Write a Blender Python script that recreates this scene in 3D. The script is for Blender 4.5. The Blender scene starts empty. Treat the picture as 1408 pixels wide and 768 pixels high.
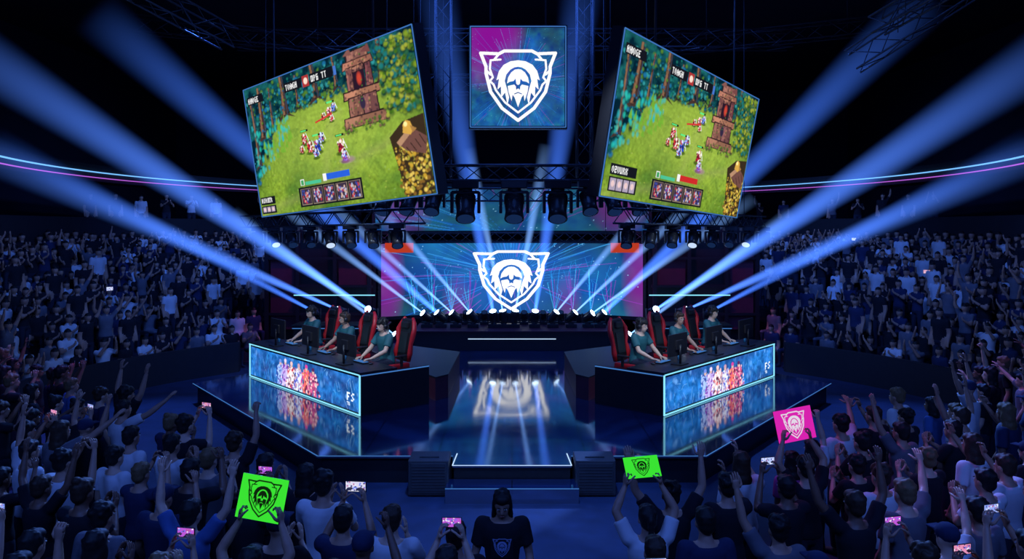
import bpy, bmesh, math, random
import numpy as np
from mathutils import Vector, Matrix, Quaternion
random.seed(7); rng=np.random.RandomState(7)
sc=bpy.context.scene; COL=sc.collection
try: sc.view_settings.view_transform='Standard'
except Exception: pass
V=Vector
CAMZ=4.15
# ------------------------------------------------------------------ materials
def mat(name,col,rough=0.6,metal=0.0,emis=None,es=0.0,noise=0.25,nscale=8.0,spec=0.5):
    m=bpy.data.materials.new(name); m.use_nodes=True
    nt=m.node_tree; b=nt.nodes['Principled BSDF']
    b.inputs['Roughness'].default_value=rough; b.inputs['Metallic'].default_value=metal
    b.inputs['Specular IOR Level'].default_value=spec
    c=(col[0],col[1],col[2],1)
    if noise>0:
        tc=nt.nodes.new('ShaderNodeTexCoord'); n=nt.nodes.new('ShaderNodeTexNoise'); n.inputs['Scale'].default_value=nscale
        r=nt.nodes.new('ShaderNodeMix'); r.data_type='RGBA'
        r.inputs[6].default_value=tuple(x*(1-noise) for x in c[:3])+(1,)
        r.inputs[7].default_value=tuple(min(1,x*(1+noise)) for x in c[:3])+(1,)
        nt.links.new(tc.outputs['Object'],n.inputs['Vector']); nt.links.new(n.outputs[0],r.inputs[0]); nt.links.new(r.outputs[2],b.inputs['Base Color'])
    else: b.inputs['Base Color'].default_value=c
    if emis is not None:
        b.inputs['Emission Color'].default_value=(emis[0],emis[1],emis[2],1); b.inputs['Emission Strength'].default_value=es
    return m
def glow(name,col,s):
    m=bpy.data.materials.new(name); m.use_nodes=True; nt=m.node_tree; nt.nodes.clear()
    e=nt.nodes.new('ShaderNodeEmission'); e.inputs[0].default_value=(*col,1); e.inputs[1].default_value=s
    o=nt.nodes.new('ShaderNodeOutputMaterial'); nt.links.new(e.outputs[0],o.inputs[0]); return m
def led(name,s):
    m=bpy.data.materials.new(name); m.use_nodes=True; nt=m.node_tree; nt.nodes.clear()
    a=nt.nodes.new('ShaderNodeAttribute'); a.attribute_name='paint'
    e=nt.nodes.new('ShaderNodeEmission'); e.inputs[1].default_value=s
    o=nt.nodes.new('ShaderNodeOutputMaterial'); nt.links.new(a.outputs['Color'],e.inputs[0]); nt.links.new(e.outputs[0],o.inputs[0]); return m
M={}
M['black']=mat('black_metal',(0.014,0.016,0.024),0.45,0.3)
M['blackm']=mat('matte_black',(0.012,0.014,0.022),0.8)
M['steel']=mat('truss_steel',(0.05,0.06,0.08),0.5,0.6)
M['darkwall']=mat('arena_wall',(0.012,0.018,0.05),0.85,nscale=1.0)
M['carpet']=mat('floor_carpet',(0.016,0.030,0.085),0.75,nscale=3.0,noise=0.5)
M['tier']=mat('concrete_tier',(0.012,0.018,0.04),0.8,nscale=2.0)
M['red']=mat('red_leather',(0.50,0.012,0.02),0.45)
M['leather']=mat('black_leather',(0.012,0.012,0.015),0.4)
M['plastic']=mat('dark_plastic',(0.02,0.02,0.025),0.35)
M['spk']=mat('speaker_paint',(0.035,0.038,0.05),0.5)
M['cyan']=glow('cyan_light_strip',(0.25,0.75,1.0),1.2)
M['cyandim']=glow('dim_light_strip',(0.08,0.28,0.8),0.6)
M['white']=glow('white_light_strip',(0.5,0.7,1.0),1.1)
M['pink']=glow('magenta_light_strip',(0.50,0.12,0.75),1.0)
M['ringblue']=glow('ring_blue',(0.18,0.5,1.0),1.2)
M['lens']=glow('lamp_lens',(0.6,0.8,1.0),9.0)
M['lensoff']=glow('lamp_lens_dim',(0.05,0.16,0.6),0.12)
M['lensmid']=glow('lamp_lens_soft',(0.6,0.75,1.0),1.0)
M['redglow']=glow('red_panel',(0.8,0.07,0.03),0.6)
M['maroon']=mat('maroon_panel',(0.07,0.008,0.03),0.6)
M['monitor']=glow('monitor_picture',(0.25,0.6,1.0),1.3)
# ------------------------------------------------------------------ mesh builder
class MB:
    def __init__(s): s.bm=bmesh.new()
    def _f(s,vs,mi=0):
        try:
            f=s.bm.faces.new(vs); f.material_index=mi; f.smooth=True; return f
        except ValueError: return None
    def box(s,c,size,mi=0,rot=None,bev=0.0):
        before=set(s.bm.faces)
        r=bmesh.ops.create_cube(s.bm,size=1.0)
        vs=r['verts']
        for v in vs: v.co=V((v.co.x*size[0],v.co.y*size[1],v.co.z*size[2]))
        if bev>0:
            es=list({e for v in vs for e in v.link_edges})
            rb=bmesh.ops.bevel(s.bm,geom=es,offset=bev,segments=2,affect='EDGES',profile=0.6)
            vs=list({v for f in s.bm.faces if f not in before for v in f.verts})
        for v in vs:
            p=v.co
            if rot is not None: p=rot@p
            v.co=p+V(c)
        for f in s.bm.faces:
            if f not in before: f.material_index=mi; f.smooth=False
        return s
    def loft(s,pts,rx,ry=None,hint=V((1,0,0)),seg=12,mi=0,caps=True):
        pts=[V(p) for p in pts]; n=len(pts)
        if ry is None: ry=rx
        rings=[]
        for i,p in enumerate(pts):
            t=(pts[min(i+1,n-1)]-pts[max(i-1,0)]).normalized()
            h=V(hint)
            if abs(h.dot(t))>0.95: h=V((0,1,0)) if abs(t.y)<0.9 else V((0,0,1))
            x=(h-t*h.dot(t)).normalized(); y=t.cross(x)
            rings.append([s.bm.verts.new(p+x*math.cos(a)*rx[i]+y*math.sin(a)*ry[i]) for a in [2*math.pi*k/seg for k in range(seg)]])
        for i in range(n-1):
            for k in range(seg):
                s._f([rings[i][k],rings[i][(k+1)%seg],rings[i+1][(k+1)%seg],rings[i+1][k]],mi)
        if caps:
            s._f(list(reversed(rings[0])),mi); s._f(rings[-1],mi)
        return s
    def cyl(s,a,b,r0,r1=None,seg=12,mi=0):
        r1=r0 if r1 is None else r1
        return s.loft([a,b],[r0,r1],seg=seg,mi=mi)
    def sph(s,c,r,seg=12,rings=8,mi=0,rot=None):
        if not hasattr(r,'__len__'): r=(r,r,r)
        c=V(c); top=V((0,0,r[2])); 
        def T(p):
            return c+(rot@p if rot is not None else p)
        vt=s.bm.verts.new(T(top)); vb=s.bm.verts.new(T(-top)); R=[]
        for j in range(1,rings):
            ph=math.pi*j/rings
            R.append([s.bm.verts.new(T(V((r[0]*math.sin(ph)*math.cos(2*math.pi*k/seg),r[1]*math.sin(ph)*math.sin(2*math.pi*k/seg),r[2]*math.cos(ph))))) for k in range(seg)])
        for k in range(seg):
            s._f([vt,R[0][k],R[0][(k+1)%seg]],mi); s._f([vb,R[-1][(k+1)%seg],R[-1][k]],mi)
            for j in range(len(R)-1): s._f([R[j][k],R[j+1][k],R[j+1][(k+1)%seg],R[j][(k+1)%seg]],mi)
        return s
    def cap(s,a,b,r0,r1,seg=10,mi=0):
        s.cyl(a,b,r0,r1,seg,mi); s.sph(a,r0,seg,6,mi); s.sph(b,r1,seg,6,mi); return s
    def prism(s,pts,z0,z1,mi=0):
        a=[s.bm.verts.new((p[0],p[1],z0)) for p in pts]; b=[s.bm.verts.new((p[0],p[1],z1)) for p in pts]
        n=len(pts)
        fs=[s._f(a[::-1],mi),s._f(b,mi)]
        for i in range(n): fs.append(s._f([a[i],a[(i+1)%n],b[(i+1)%n],b[i]],mi))
        for f in fs:
            if f: f.smooth=False
        return s
    def hexa(s,c8,mi=0):
        v=[s.bm.verts.new(c) for c in c8]
        for q in [(0,1,2,3),(7,6,5,4),(0,4,5,1),(1,5,6,2),(2,6,7,3),(3,7,4,0)]:
            f=s._f([v[i] for i in q],mi)
            if f: f.smooth=False
        return s
    def mesh(s,name,mats,fix=True):
        if fix: bmesh.ops.recalc_face_normals(s.bm,faces=s.bm.faces)
        me=bpy.data.meshes.new(name); s.bm.to_mesh(me); s.bm.free()
        for m in mats: me.materials.append(m)
        return me
def obj(name,me,loc=(0,0,0),rz=0,parent=None,rot=None,scale=None):
    o=bpy.data.objects.new(name,me); o.location=loc
    if rot is not None: o.rotation_mode='QUATERNION'; o.rotation_quaternion=rot
    else: o.rotation_euler=(0,0,rz)
    if scale is not None: o.scale=scale if hasattr(scale,'__len__') else (scale,)*3
    if parent is not None: o.parent=parent
    COL.objects.link(o); return o
def empty(name,loc=(0,0,0),rz=0,scale=1.0):
    o=bpy.data.objects.new(name,None); o.empty_display_size=0.1; o.location=loc; o.rotation_euler=(0,0,rz); o.scale=(scale,)*3
    COL.objects.link(o); return o
def tag(o,label,cat,group=None,kind=None):
    o['label']=label; o['category']=cat
    if group: o['group']=group
    if kind: o['kind']=kind
    return o
def struct(o,label=None,cat=None):
    o['kind']='structure'
    if label: o['label']=label
    if cat: o['category']=cat
    return o
# ------------------------------------------------------------------ painting
def noise2(H,W,n,seed,octv=4):
    r=np.random.RandomState(seed); out=np.zeros((H,W)); amp=1; tot=0
    for o in range(octv):
        g=n*(2**o); gh=max(2,int(g*H/W)+2); gw=g+2
        G=r.rand(gh,gw); y=np.linspace(0,gh-1.001,H); x=np.linspace(0,gw-1.001,W)
        y0=y.astype(int); x0=x.astype(int); fy=(y-y0)[:,None]; fx=(x-x0)[None,:]
        fy=fy*fy*(3-2*fy); fx=fx*fx*(3-2*fx)
        a=G[y0][:,x0]; b=G[y0][:,x0+1]; c=G[y0+1][:,x0]; d=G[y0+1][:,x0+1]
        out+=amp*((a*(1-fx)+b*fx)*(1-fy)+(c*(1-fx)+d*fx)*fy); tot+=amp; amp*=0.5
    return out/tot
class Canvas:
    def __init__(s,W,H,col=(0,0,0),aspect=1.0):
        s.W=W;s.H=H;s.a=np.zeros((H,W,3)); s.a[:]=col
        s.X,s.Y=np.meshgrid(np.linspace(0,1,W),np.linspace(0,1,H)); s.asp=aspect
    def _win(s,x0,y0,x1,y1):
        i0=max(0,int(y0*(s.H-1))-1);i1=min(s.H,int(y1*(s.H-1))+3);j0=max(0,int(x0*(s.W-1))-1);j1=min(s.W,int(x1*(s.W-1))+3)
        return (slice(i0,max(i0,i1)),slice(j0,max(j0,j1)))
    def mix(s,m,col,w=None):
        if w is None: w=(slice(None),slice(None))
        m=np.clip(m,0,1)[...,None]; s.a[w]=s.a[w]*(1-m)+np.array(col)*m
    def rect(s,x0,y0,x1,y1,col,k=1.0):
        w=s._win(x0,y0,x1,y1); X=s.X[w];Y=s.Y[w]; s.mix(((X>=x0)&(X<=x1)&(Y>=y0)&(Y<=y1))*float(k),col,w)
    def ell(s,cx,cy,rx,ry,col,soft=0.0,k=1.0):
        w=s._win(cx-rx,cy-ry,cx+rx,cy+ry)
        d=((s.X[w]-cx)/rx)**2+((s.Y[w]-cy)/ry)**2
        s.mix(((d<1).astype(float) if soft==0 else np.clip((1-d)/soft,0,1))*k,col,w)
    def poly(s,pts,col,k=1.0):
        w=s._win(min(p[0] for p in pts),min(p[1] for p in pts),max(p[0] for p in pts),max(p[1] for p in pts))
        s.mix(inpoly(s.X[w],s.Y[w],pts).astype(float)*k,col,w)
    def line(s,p,q,w_,col,k=1.0):
        e=w_/s.asp+w_
        w=s._win(min(p[0],q[0])-e,min(p[1],q[1])-e,max(p[0],q[0])+e,max(p[1],q[1])+e)
        s.mix((segd(s.X[w],s.Y[w]*s.asp,(p[0],p[1]*s.asp),(q[0],q[1]*s.asp))<w_).astype(float)*k,col,w)
    def blur(s,n=1,k=1.0):
        for _ in range(n):
            P=np.pad(s.a,((1,1),(1,1),(0,0)),mode='edge')
            B=(P[:-2,1:-1]+P[2:,1:-1]+P[1:-1,:-2]+P[1:-1,2:]+2*P[1:-1,1:-1])/6
            s.a=s.a*(1-k)+B*k
def inpoly(X,Y,pts):
    r=np.zeros(X.shape,bool); n=len(pts)
    for i in range(n):
        x1,y1=pts[i];x2,y2=pts[(i+1)%n]
        if y1==y2: continue
        c=((y1>Y)!=(y2>Y))&(X<(x2-x1)*(Y-y1)/(y2-y1)+x1); r^=c
    return r
def segd(X,Y,p,q):
    dx,dy=q[0]-p[0],q[1]-p[1]; L=dx*dx+dy*dy+1e-12
    t=np.clip(((X-p[0])*dx+(Y-p[1])*dy)/L,0,1)
    return np.hypot(X-p[0]-t*dx,Y-p[1]-t*dy)
def emblem(U,W):
    """shield emblem with a maned lion head; U right, W up, both in [-1,1]"""
    m=np.zeros(U.shape,bool); A=np.abs(U)
    def st(pts,w):
        nonlocal m
        for a,b in zip(pts[:-1],pts[1:]): m|=segd(A,W,a,b)<w
    st([(0,-1.0),(0.42,-0.66),(0.72,-0.2),(0.84,0.32),(0.84,0.5),(0.98,0.88),(0.50,0.86),(0.36,0.94),(0,0.94)],0.042)
    st([(0,-0.78),(0.34,-0.50),(0.58,-0.16),(0.64,0.0),(0.74,0.10),(0.66,0.20),(0.74,0.44),(0.72,0.68),(0.46,0.70)],0.026)
    st([(0.5,0.86),(0.62,0.70)],0.03); st([(0.84,0.40),(0.72,0.28)],0.03)
    m|=inpoly(A,W,[(-.01,.68),(.20,.65),(.38,.55),(.50,.38),(.57,.12),(.50,.16),(.54,-.14),(.45,-.05),(.44,-.36),(.34,-.22),(.28,-.56),(.235,-.36),(.29,-.12),(.35,.10),(.31,.28),(.20,.42),(.10,.48),(-.01,.50)])
    m|=inpoly(A,W,[(-.01,.43),(.08,.42),(.18,.34),(.26,.20),(.29,.03),(.22,.08),(.12,.10),(.065,.17),(.045,.02),(-.01,-.02)])
    m|=inpoly(A,W,[(.10,.0),(.27,-.04),(.25,-.20),(.17,-.46),(.145,-.28),(.09,-.36),(-.01,-.66),(-.01,-.10),(.05,-.15),(.06,-.05)])
    m&=~(segd(A,W,(.0,-.22),(.09,-.26))<.014)
    return m.astype(float)
FONT={'A':'010101111101101','B':'110101110101110','C':'011100100100011','D':'110101101101110','E':'111100110100111','F':'111100110100100','G':'011100101101011','H':'101101111101101','I':'111010010010111','K':'101101110101101','L':'100100100100111','M':'101111111101101','N':'110101101101101','O':'010101101101010','P':'110101110100100','R':'110101110101101','S':'011100010001110','T':'111010010010010','U':'101101101101111','V':'101101101101010','W':'101101111111101','X':'101101010101101','0':'111101101101111','1':'010110010010111','6':'111100111101111','8':'111101111101111','9':'111101111001111','2':'111001111100111',' ':'000000000000000','4':'101101111001001'}
def text(c,s,x,y,h,col,asp):
    px=h/5; pw=px/asp
    for ch in s:
        g=FONT.get(ch,FONT['O'])
        for i,b in enumerate(g):
            if b=='1':
                cx=x+(i%3)*pw; cy=y+(i//3)*px; c.rect(cx,cy,cx+pw*1.05,cy+px*1.05,col)
        x+=4*pw
def grid(name,fn,canvas,m,loc=(0,0,0),parent=None):
    H,W=canvas.H,canvas.W
    u=np.linspace(0,1,W); v=np.linspace(0,1,H)
    P=fn(*np.meshgrid(u,v)).reshape(-1,3)-np.array(loc)
    idx=np.arange(H*W).reshape(H,W)
    F=np.stack([idx[1:,:-1],idx[1:,1:],idx[:-1,1:],idx[:-1,:-1]],-1).reshape(-1,4)
    me=bpy.data.meshes.new(name)
    me.vertices.add(len(P)); me.vertices.foreach_set('co',P.astype(np.float32).ravel())
    me.loops.add(F.size); me.loops.foreach_set('vertex_index',F.astype(np.int32).ravel())
    me.polygons.add(len(F)); me.polygons.foreach_set('loop_start',np.arange(0,F.size,4,dtype=np.int32))
    me.update(calc_edges=True)
    at=me.color_attributes.new('paint','FLOAT_COLOR','POINT')
    C=np.ones((H*W,4),np.float32); C[:,:3]=canvas.a.reshape(-1,3); at.data.foreach_set('color',C.ravel())
    me.materials.append(m)
    o=bpy.data.objects.new(name,me); COL.objects.link(o)
    o.location=(0,0,0)
    if parent is not None: o.parent=parent
    else: o.location=loc
    return o
def quadfn(TL,TR,BR,BL):
    TL,TR,BR,BL=[np.array(p,float) for p in (TL,TR,BR,BL)]
    def f(u,v):
        u=u[...,None];v=v[...,None]
        return (TL*(1-u)+TR*u)*(1-v)+(BL*(1-u)+BR*u)*v
    return f
# game picture -----------------------------------------------------------
def game(flip=0):
    W,H=520,330; c=Canvas(W,H,(0.16,0.30,0.03),aspect=0.5)
    n=noise2(H,W,6,3); n2=noise2(H,W,24,4); n3=noise2(H,W,90,5,2); n4=noise2(H,W,12,8)
    X,Y=c.X,c.Y
    g=np.clip((n-0.3)*2,0,1)[...,None]
    c.a=np.array((0.06,0.15,0.018))*(1-g)+np.array((0.22,0.34,0.030))*g
    c.a*= (0.8+0.4*n3)[...,None]
    c.mix(np.clip(1.1-((X-.52)/.50)**2-((Y-.50)/.38)**2,0,1)*0.8,(0.30,0.43,0.055))
    c.a*= (0.88+0.24*n3)[...,None]
    c.mix(np.clip((n4-0.56)*6,0,1)*0.30*(Y>.4),(0.06,0.16,0.03))
    c.mix(np.clip(1-np.abs(Y-0.80+0.45*(X-0.5)+0.10*(n-0.5))/0.06,0,1)*0.35,(0.28,0.30,0.10))
    c.mix(np.clip(1-np.abs(X-0.50+0.25*(Y-0.6)+0.10*(n4-0.5))/0.05,0,1)*0.25*(Y>.35),(0.36,0.40,0.12))
    r=np.random.RandomState(11)
    for i in range(80):
        x=.25+.6*r.rand(); y=.4+.55*r.rand(); c.line((x,y),(x+.05*(r.rand()-.5),y+.06*(r.rand()-.5)),.0008,(0.09,0.14,0.03),.5)
    for i in range(200):
        x=r.rand(); y=.35+.65*r.rand(); c.ell(x,y,.003+.004*r.rand(),.004+.006*r.rand(),[(0.45,0.52,0.08),(0.10,0.20,0.03),(0.25,0.38,0.12)][r.randint(3)],k=.45,soft=.8)
    edge=0.31+0.16*(n2-0.5)-0.12*X+np.clip(0.22-X,0,1)*2.0
    fm=np.clip((edge-Y)/0.02,0,1)
    t=np.clip((n2-0.38)*2.6,0,1)[...,None]
    fcol=np.array((0.001,0.014,0.028))*(1-t)+np.array((0.010,0.12,0.12))*t
    c.a=c.a*(1-fm[...,None])+fcol*fm[...,None]
    cols=[(0.01,0.15,0.12),(0.004,0.07,0.10),(0.08,0.20,0.02),(0.0,0.02,0.03),(0.01,0.14,0.30),(0.03,0.28,0.30)]
    def leaf(x,y,s,cc):
        c.ell(x,y+s*.8,s*1.2,s*1.9,(0,0.01,0.015),soft=.8,k=.55); c.ell(x,y,s,s*1.6,cc,soft=0.9,k=0.9)
    for i in range(420):
        x=r.rand()*0.95; y=(0.31-0.12*x+max(0,0.22-x)*2.0)*(0.1+0.95*r.rand()); leaf(x,y,0.004+0.012*r.rand(),cols[r.randint(6)])
    for x,y0,y1,w in [(0.10,0.02,0.40,0.028),(0.175,0.05,0.34,0.012),(0.27,0.0,0.28,0.028),(0.36,0.03,0.25,0.012),(0.475,0.0,0.23,0.026),(0.04,0.1,0.6,0.018),(0.60,0.0,0.20,0.014),(0.84,0.0,0.24,0.022)]:
        b=.012*(r.rand()-.5)
        c.poly([(x-w*0.5+b,y0),(x+w*0.5+b,y0),(x+w*.55,(y0+y1)*.45),(x+w*.9,y1),(x+w*2.4,y1+0.04),(x+w*.4,y1+.01),(x-w*2.1,y1+0.045),(x-w*.9,y1),(x-w*.45,(y0+y1)*.5)],(0.05,0.026,0.022))
        c.poly([(x-w*0.4+b,y0),(x+b,y0),(x+w*0.1,(y0+y1)*.45),(x-w*0.1,y1),(x-w*.7,y1),(x-w*.35,(y0+y1)*.5)],(0.22,0.11,0.06))
        c.line((x+w*.3+b,y0),(x+w*.5,y1),.0018,(0.02,0.06,0.12)) 
        for k in range(12): 
            q=r.rand(); c.line((x-w*.5+w*r.rand(),y0+(y1-y0)*q),(x-w*.5+w*r.rand(),y0+(y1-y0)*(q+.12)),.0009,(0.015,0.008,0.01),.8)
    for i in range(170):
        x=r.rand()*0.63; y=(0.31-0.12*x+max(0,0.22-x)*2.0)*(0.0+1.05*r.rand()**.6); leaf(x,y,0.003+0.009*r.rand(),cols[r.randint(6)])
    for i in range(80):
        x=0.02+0.26*r.rand(); y=0.30+0.50*r.rand()*(1-x*3); c.ell(x,y,0.010,0.024,(0.02,0.32+0.2*r.rand(),0.40),soft=1,k=0.7)
    for k in range(26):
        x=.08+.20*r.rand(); y=.32+.26*r.rand(); c.poly([(x,y),(x+.012,y-.06),(x+.02,y+.01)],(0.14,0.36,0.03),.8)
    def stone(x0,y0,x1,y1,col):
        j=lambda a:a+.006*(r.rand()-.5)
        c.poly([(x0-.005,y1+.008),(x0,y0-.008),(x1+.002,y0-.012),(x1+.008,y1+.004)],(0.015,0.008,0.012))
        P=[(j(x0),j(y1)),(j(x0+.004),j(y0)),(j(x1),j(y0-.005)),(j(x1+.003),j(y1-.004))]; c.poly(P,col)
        c.poly([P[0],P[1],(x0+(x1-x0)*.4,y0-.002),(x0+(x1-x0)*.28,y1)],tuple(min(1,q*1.6) for q in col))
        for k in range(16):
            a=x0+(x1-x0)*r.rand(); b=y0+(y1-y0)*r.rand(); c.ell(a,b,.003+.004*r.rand(),.005+.008*r.rand(),(0.03,0.015,0.025) if r.rand()<.6 else (0.42,0.20,0.12),k=.7,soft=.6)
    for (x0,y0,x1,y1,col) in [(0.67,0.02,0.78,0.08,(0.20,0.085,0.07)),(0.645,0.08,0.80,0.12,(0.27,0.11,0.075)),(0.66,0.12,0.69,0.27,(0.17,0.065,0.06)),(0.76,0.12,0.79,0.27,(0.14,0.045,0.05)),(0.695,0.12,0.755,0.15,(0.22,0.09,0.07)),(0.63,0.27,0.815,0.315,(0.30,0.13,0.08)),(0.65,0.315,0.72,0.44,(0.19,0.08,0.06)),(0.73,0.315,0.80,0.45,(0.14,0.055,0.055)),(0.615,0.44,0.83,0.50,(0.24,0.11,0.07))]: stone(x0,y0,x1,y1,col)
    c.rect(.695,.155,.755,.265,(0.02,0.008,0.02)); c.ell(0.725,0.20,0.016,0.05,(0.50,0.05,0.03),soft=.8); c.ell(.725,.36,.016,.045,(.03,.02,.05),soft=.4)
    c.poly([(.655,.03),(.69,-.01),(.705,.04)],(0.20,0.08,0.07)); c.poly([(.75,.04),(.79,0),(.80,.06)],(0.15,0.05,0.05))
    for i in range(60):
        x=.60+.24*r.rand(); y=.47+.06*r.rand(); leaf(x,y,.004+.006*r.rand(),[(0.16,0.28,0.02),(0.05,0.14,0.02),(0.2,0.1,0.07)][r.randint(3)])
    for i in range(16): leaf(.63+.18*r.rand(),.05+.35*r.rand(),.004,(0.08,0.20,0.03))
    for i in range(360):
        x=0.83+0.17*r.rand(); y=0.02+0.46*r.rand()**1.1; s=0.005+0.011*r.rand()
        leaf(x,y,s,[(0.20,0.30,0.02),(0.05,0.14,0.01),(0.34,0.38,0.04),(0.02,0.11,0.05),(0.01,0.17,0.17)][r.randint(5)])
    c.poly([(0.83,0.62),(0.90,0.54),(1,0.52),(1,1),(0.87,1),(0.85,0.8)],(0.035,0.022,0.012))
    for i in range(260):
        x=0.85+0.15*r.rand(); y=0.68+0.32*r.rand(); s=0.004+0.007*r.rand()
        c.ell(x,y,s,s*1.7,[(0.50,0.30,0.03),(0.20,0.10,0.02),(0.03,0.02,0.01),(0.33,0.30,0.04),(0.70,0.50,0.10)][r.randint(5)],soft=0.8)
    c.poly([(0.86,0.66),(0.93,0.58),(1.0,0.66),(.985,0.76),(0.90,0.72)],(0.14,0.06,0.05)); c.poly([(0.86,0.66),(0.93,0.58),(.94,.61),(.875,.69)],(0.40,0.22,0.13))
    for k in range(5): c.line((.88+.022*k,.69-.02*k+.03),(.90+.022*k,.76-.015*k),.0016,(0.02,.012,.01))
    c.poly([(.895,.61),(.90,.56),(.915,.535),(.935,.55),(.945,.60),(.93,.63)],(0.60,0.34,0.06)); c.ell(0.912,0.56,0.010,0.018,(0.95,0.75,0.3),soft=.5); c.poly([(.93,.57),(.96,.60),(.94,.62)],(.35,.18,.05))
    c.blur(1,.8)
    def champ(x,y,s,cols):
        c.ell(x,y+s*1.7,s*1.3,s*0.7,(0.02,0.05,0.005),k=0.8,soft=.6)
        c.poly([(x-s*.5,y-s*.3),(x+s*.5,y-s*.4),(x+s*.7,y+s*1.5),(x+s*.1,y+s*.9),(x-s*.6,y+s*1.6)],cols[2])
        for i in range(34):
            a=r.rand()*6.28; q=r.rand()**0.5
            c.ell(x+math.cos(a)*s*0.7*q,y+math.sin(a)*s*1.5*q,s*(0.10+0.16*r.rand()),s*(0.2+0.3*r.rand()),cols[r.randint(len(cols))],soft=0.4)
        c.ell(x,y-s*1.1,s*.28,s*.45,cols[1],soft=.4); c.line((x+s*.6,y-s*1.5),(x+s*1.1,y+s*.8),.0014,(0.8,0.8,0.9))
    red=[(0.65,0.02,0.03),(0.85,0.75,0.7),(0.22,0.01,0.03),(0.8,0.2,0.25),(0.05,0.01,0.02)]
    blu=[(0.02,0.06,0.50),(0.6,0.7,0.95),(0.015,0.02,0.12),(0.4,0.05,0.12),(0.15,0.25,0.8)]
    for (x,y,s,q) in [(0.365,0.49,0.024,red),(0.395,0.555,0.026,red),(0.44,0.56,0.028,blu),(0.470,0.51,0.022,blu),(0.425,0.61,0.020,blu),(0.34,.56,.017,red),(0.575,0.60,0.029,red),(0.588,0.67,0.022,blu+[(0.8,0.2,0.6)]),(0.535,0.35,0.020,red),(0.565,0.33,0.018,blu),(.50,.37,.015,red),(.545,.40,.014,red)]:
        champ(x,y,s,q)
    c.ell(0.60,0.70,0.05,0.03,(0.45,0.08,0.45),soft=1,k=0.5)
    c.line((0.45,0.40),(0.55,0.37),0.003,(0.55,0.03,0.03)); 
    for (x,y) in [(0.37,0.435),(0.44,0.485),(0.575,0.525),(0.55,0.29)]:
        c.rect(x-0.024,y-0.007,x+0.024,y+0.007,(0.01,0.01,0.01)); c.rect(x-0.022,y-0.005,x+0.012,y+0.005,(0.1,0.7,0.2))
    dk=(0.006,0.007,0.012); wt=(0.75,0.75,0.75); asp=2.15
    c.rect(0.012,0.065,0.130,0.130,dk); text(c,'AHOGE',0.020,0.076,0.043,wt,asp)
    c.rect(0.285,0.060,0.400,0.130,dk); text(c,'TOAGH',0.293,0.073,0.043,wt,asp)
    c.rect(0.405,0.055,0.447,0.135,(0.35,0.03,0.03)); c.ell(.426,.095,.014,.026,(.8,.6,.5),soft=.4); c.rect(0.452,0.060,0.59,0.130,dk); text(c,'0P6 TT',0.46,0.073,0.043,wt,asp)
    c.rect(0.595,.065,.61,.125,(.05,.15,.5))
    c.rect(0.28,0.83,0.66,0.975,dk)
    for i in range(5):
        x=0.292+i*0.073; c.rect(x,0.842,x+0.066,0.963,(0.26,0.20,0.14)); c.rect(x+.003,0.848,x+0.063,0.957,(0.04,0.025,0.05))
        for j in range(34): c.ell(x+0.009+0.048*r.rand(),0.86+0.086*r.rand(),0.005,0.012,[(0.55,0.38,0.32),(0.04,0.06,0.3),(0.4,0.03,0.05),(0.4,0.42,0.6)][r.randint(4)],soft=0.6)
    c.rect(0.30,0.775,0.325,0.82,wt); c.rect(.304,.78,.321,.815,(.05,.3,.1)); c.rect(0.33,0.795,0.43,0.82,(0.06,0.45,0.25))
    c.rect(0.46,0.765,0.60,0.807,(0.5,0.02,0.02) if flip else (0.02,0.10,0.6)); c.rect(0.445,0.76,0.465,0.812,wt)
    if flip:
        c.rect(0.03,0.79,0.18,0.86,dk); text(c,'O2VURK',0.037,0.803,0.042,wt,asp); c.rect(0.03,0.87,0.19,0.965,dk)
        for i in range(4): c.rect(0.038+i*0.037,0.88,0.070+i*0.037,0.955,(0.35,0.3,0.4)); c.ell(.054+i*.037,.915,.011,.024,(.7,.5,.5),soft=.5)
    else:
        c.rect(0.005,0.855,0.11,0.915,dk); text(c,'AUAUER',0.01,0.865,0.036,wt,asp); c.rect(0.005,0.925,0.11,0.985,dk)
        for i in range(3): c.rect(0.012+i*0.031,0.935,0.038+i*0.031,0.975,(0.35,0.3,0.4)); c.ell(.025+i*.031,.955,.009,.016,(.7,.5,.5),soft=.5)
    c.a*=(0.92+0.16*n3)[...,None]; c.blur(1,.35)
    return c
def starburst(W,H,cx,cy,asp,purple,seed,k=1.0,nl=70):
    c=Canvas(W,H,(0.01,0.05,0.22),aspect=asp); X,Y=c.X,c.Y*asp
    n=noise2(H,W,5,seed); n2=noise2(H,W,14,seed+1)
    c.a=np.stack([0.002+0.008*n2,0.012+0.07*n*n2*2,0.05+0.26*n*n],-1)*k
    r=np.random.RandomState(seed)
    for (x,y,rx,ry,kk) in purple: c.ell(x,y,rx,ry,(0.22,0.005,0.26),soft=1.0,k=kk)
    for i in range(nl):
        a=r.rand()*6.283; l0=0.03+0.25*r.rand(); l1=l0+0.1+0.5*r.rand(); w=0.0006+0.0018*r.rand()
        p=(cx+math.cos(a)*l0,cy+math.sin(a)*l0/asp); q=(cx+math.cos(a)*l1,cy+math.sin(a)*l1/asp)
        c.line(p,q,w,[(0.02,0.25,0.9),(0.05,0.40,0.9),(0.30,0.04,0.5),(0.01,0.12,0.6)][r.randint(4)],0.5)
    for i in range(80): c.ell(r.rand(),r.rand(),0.002,0.002/asp,(0.3,0.7,1.0),k=0.7)
    return c
def put_emblem(c,cx,cy,hw,asp,col=(1,1,1),ys=1.02):
    m=0
    for dx in (-0.25,0.25):
        for dy in (-0.25,0.25):
            U=((c.X+dx/c.W)-cx)/hw; Wv=-((c.Y+dy/c.H)-cy)*asp/hw
            m=m+emblem(U,Wv*ys)
    c.mix(m/4,col)
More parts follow.
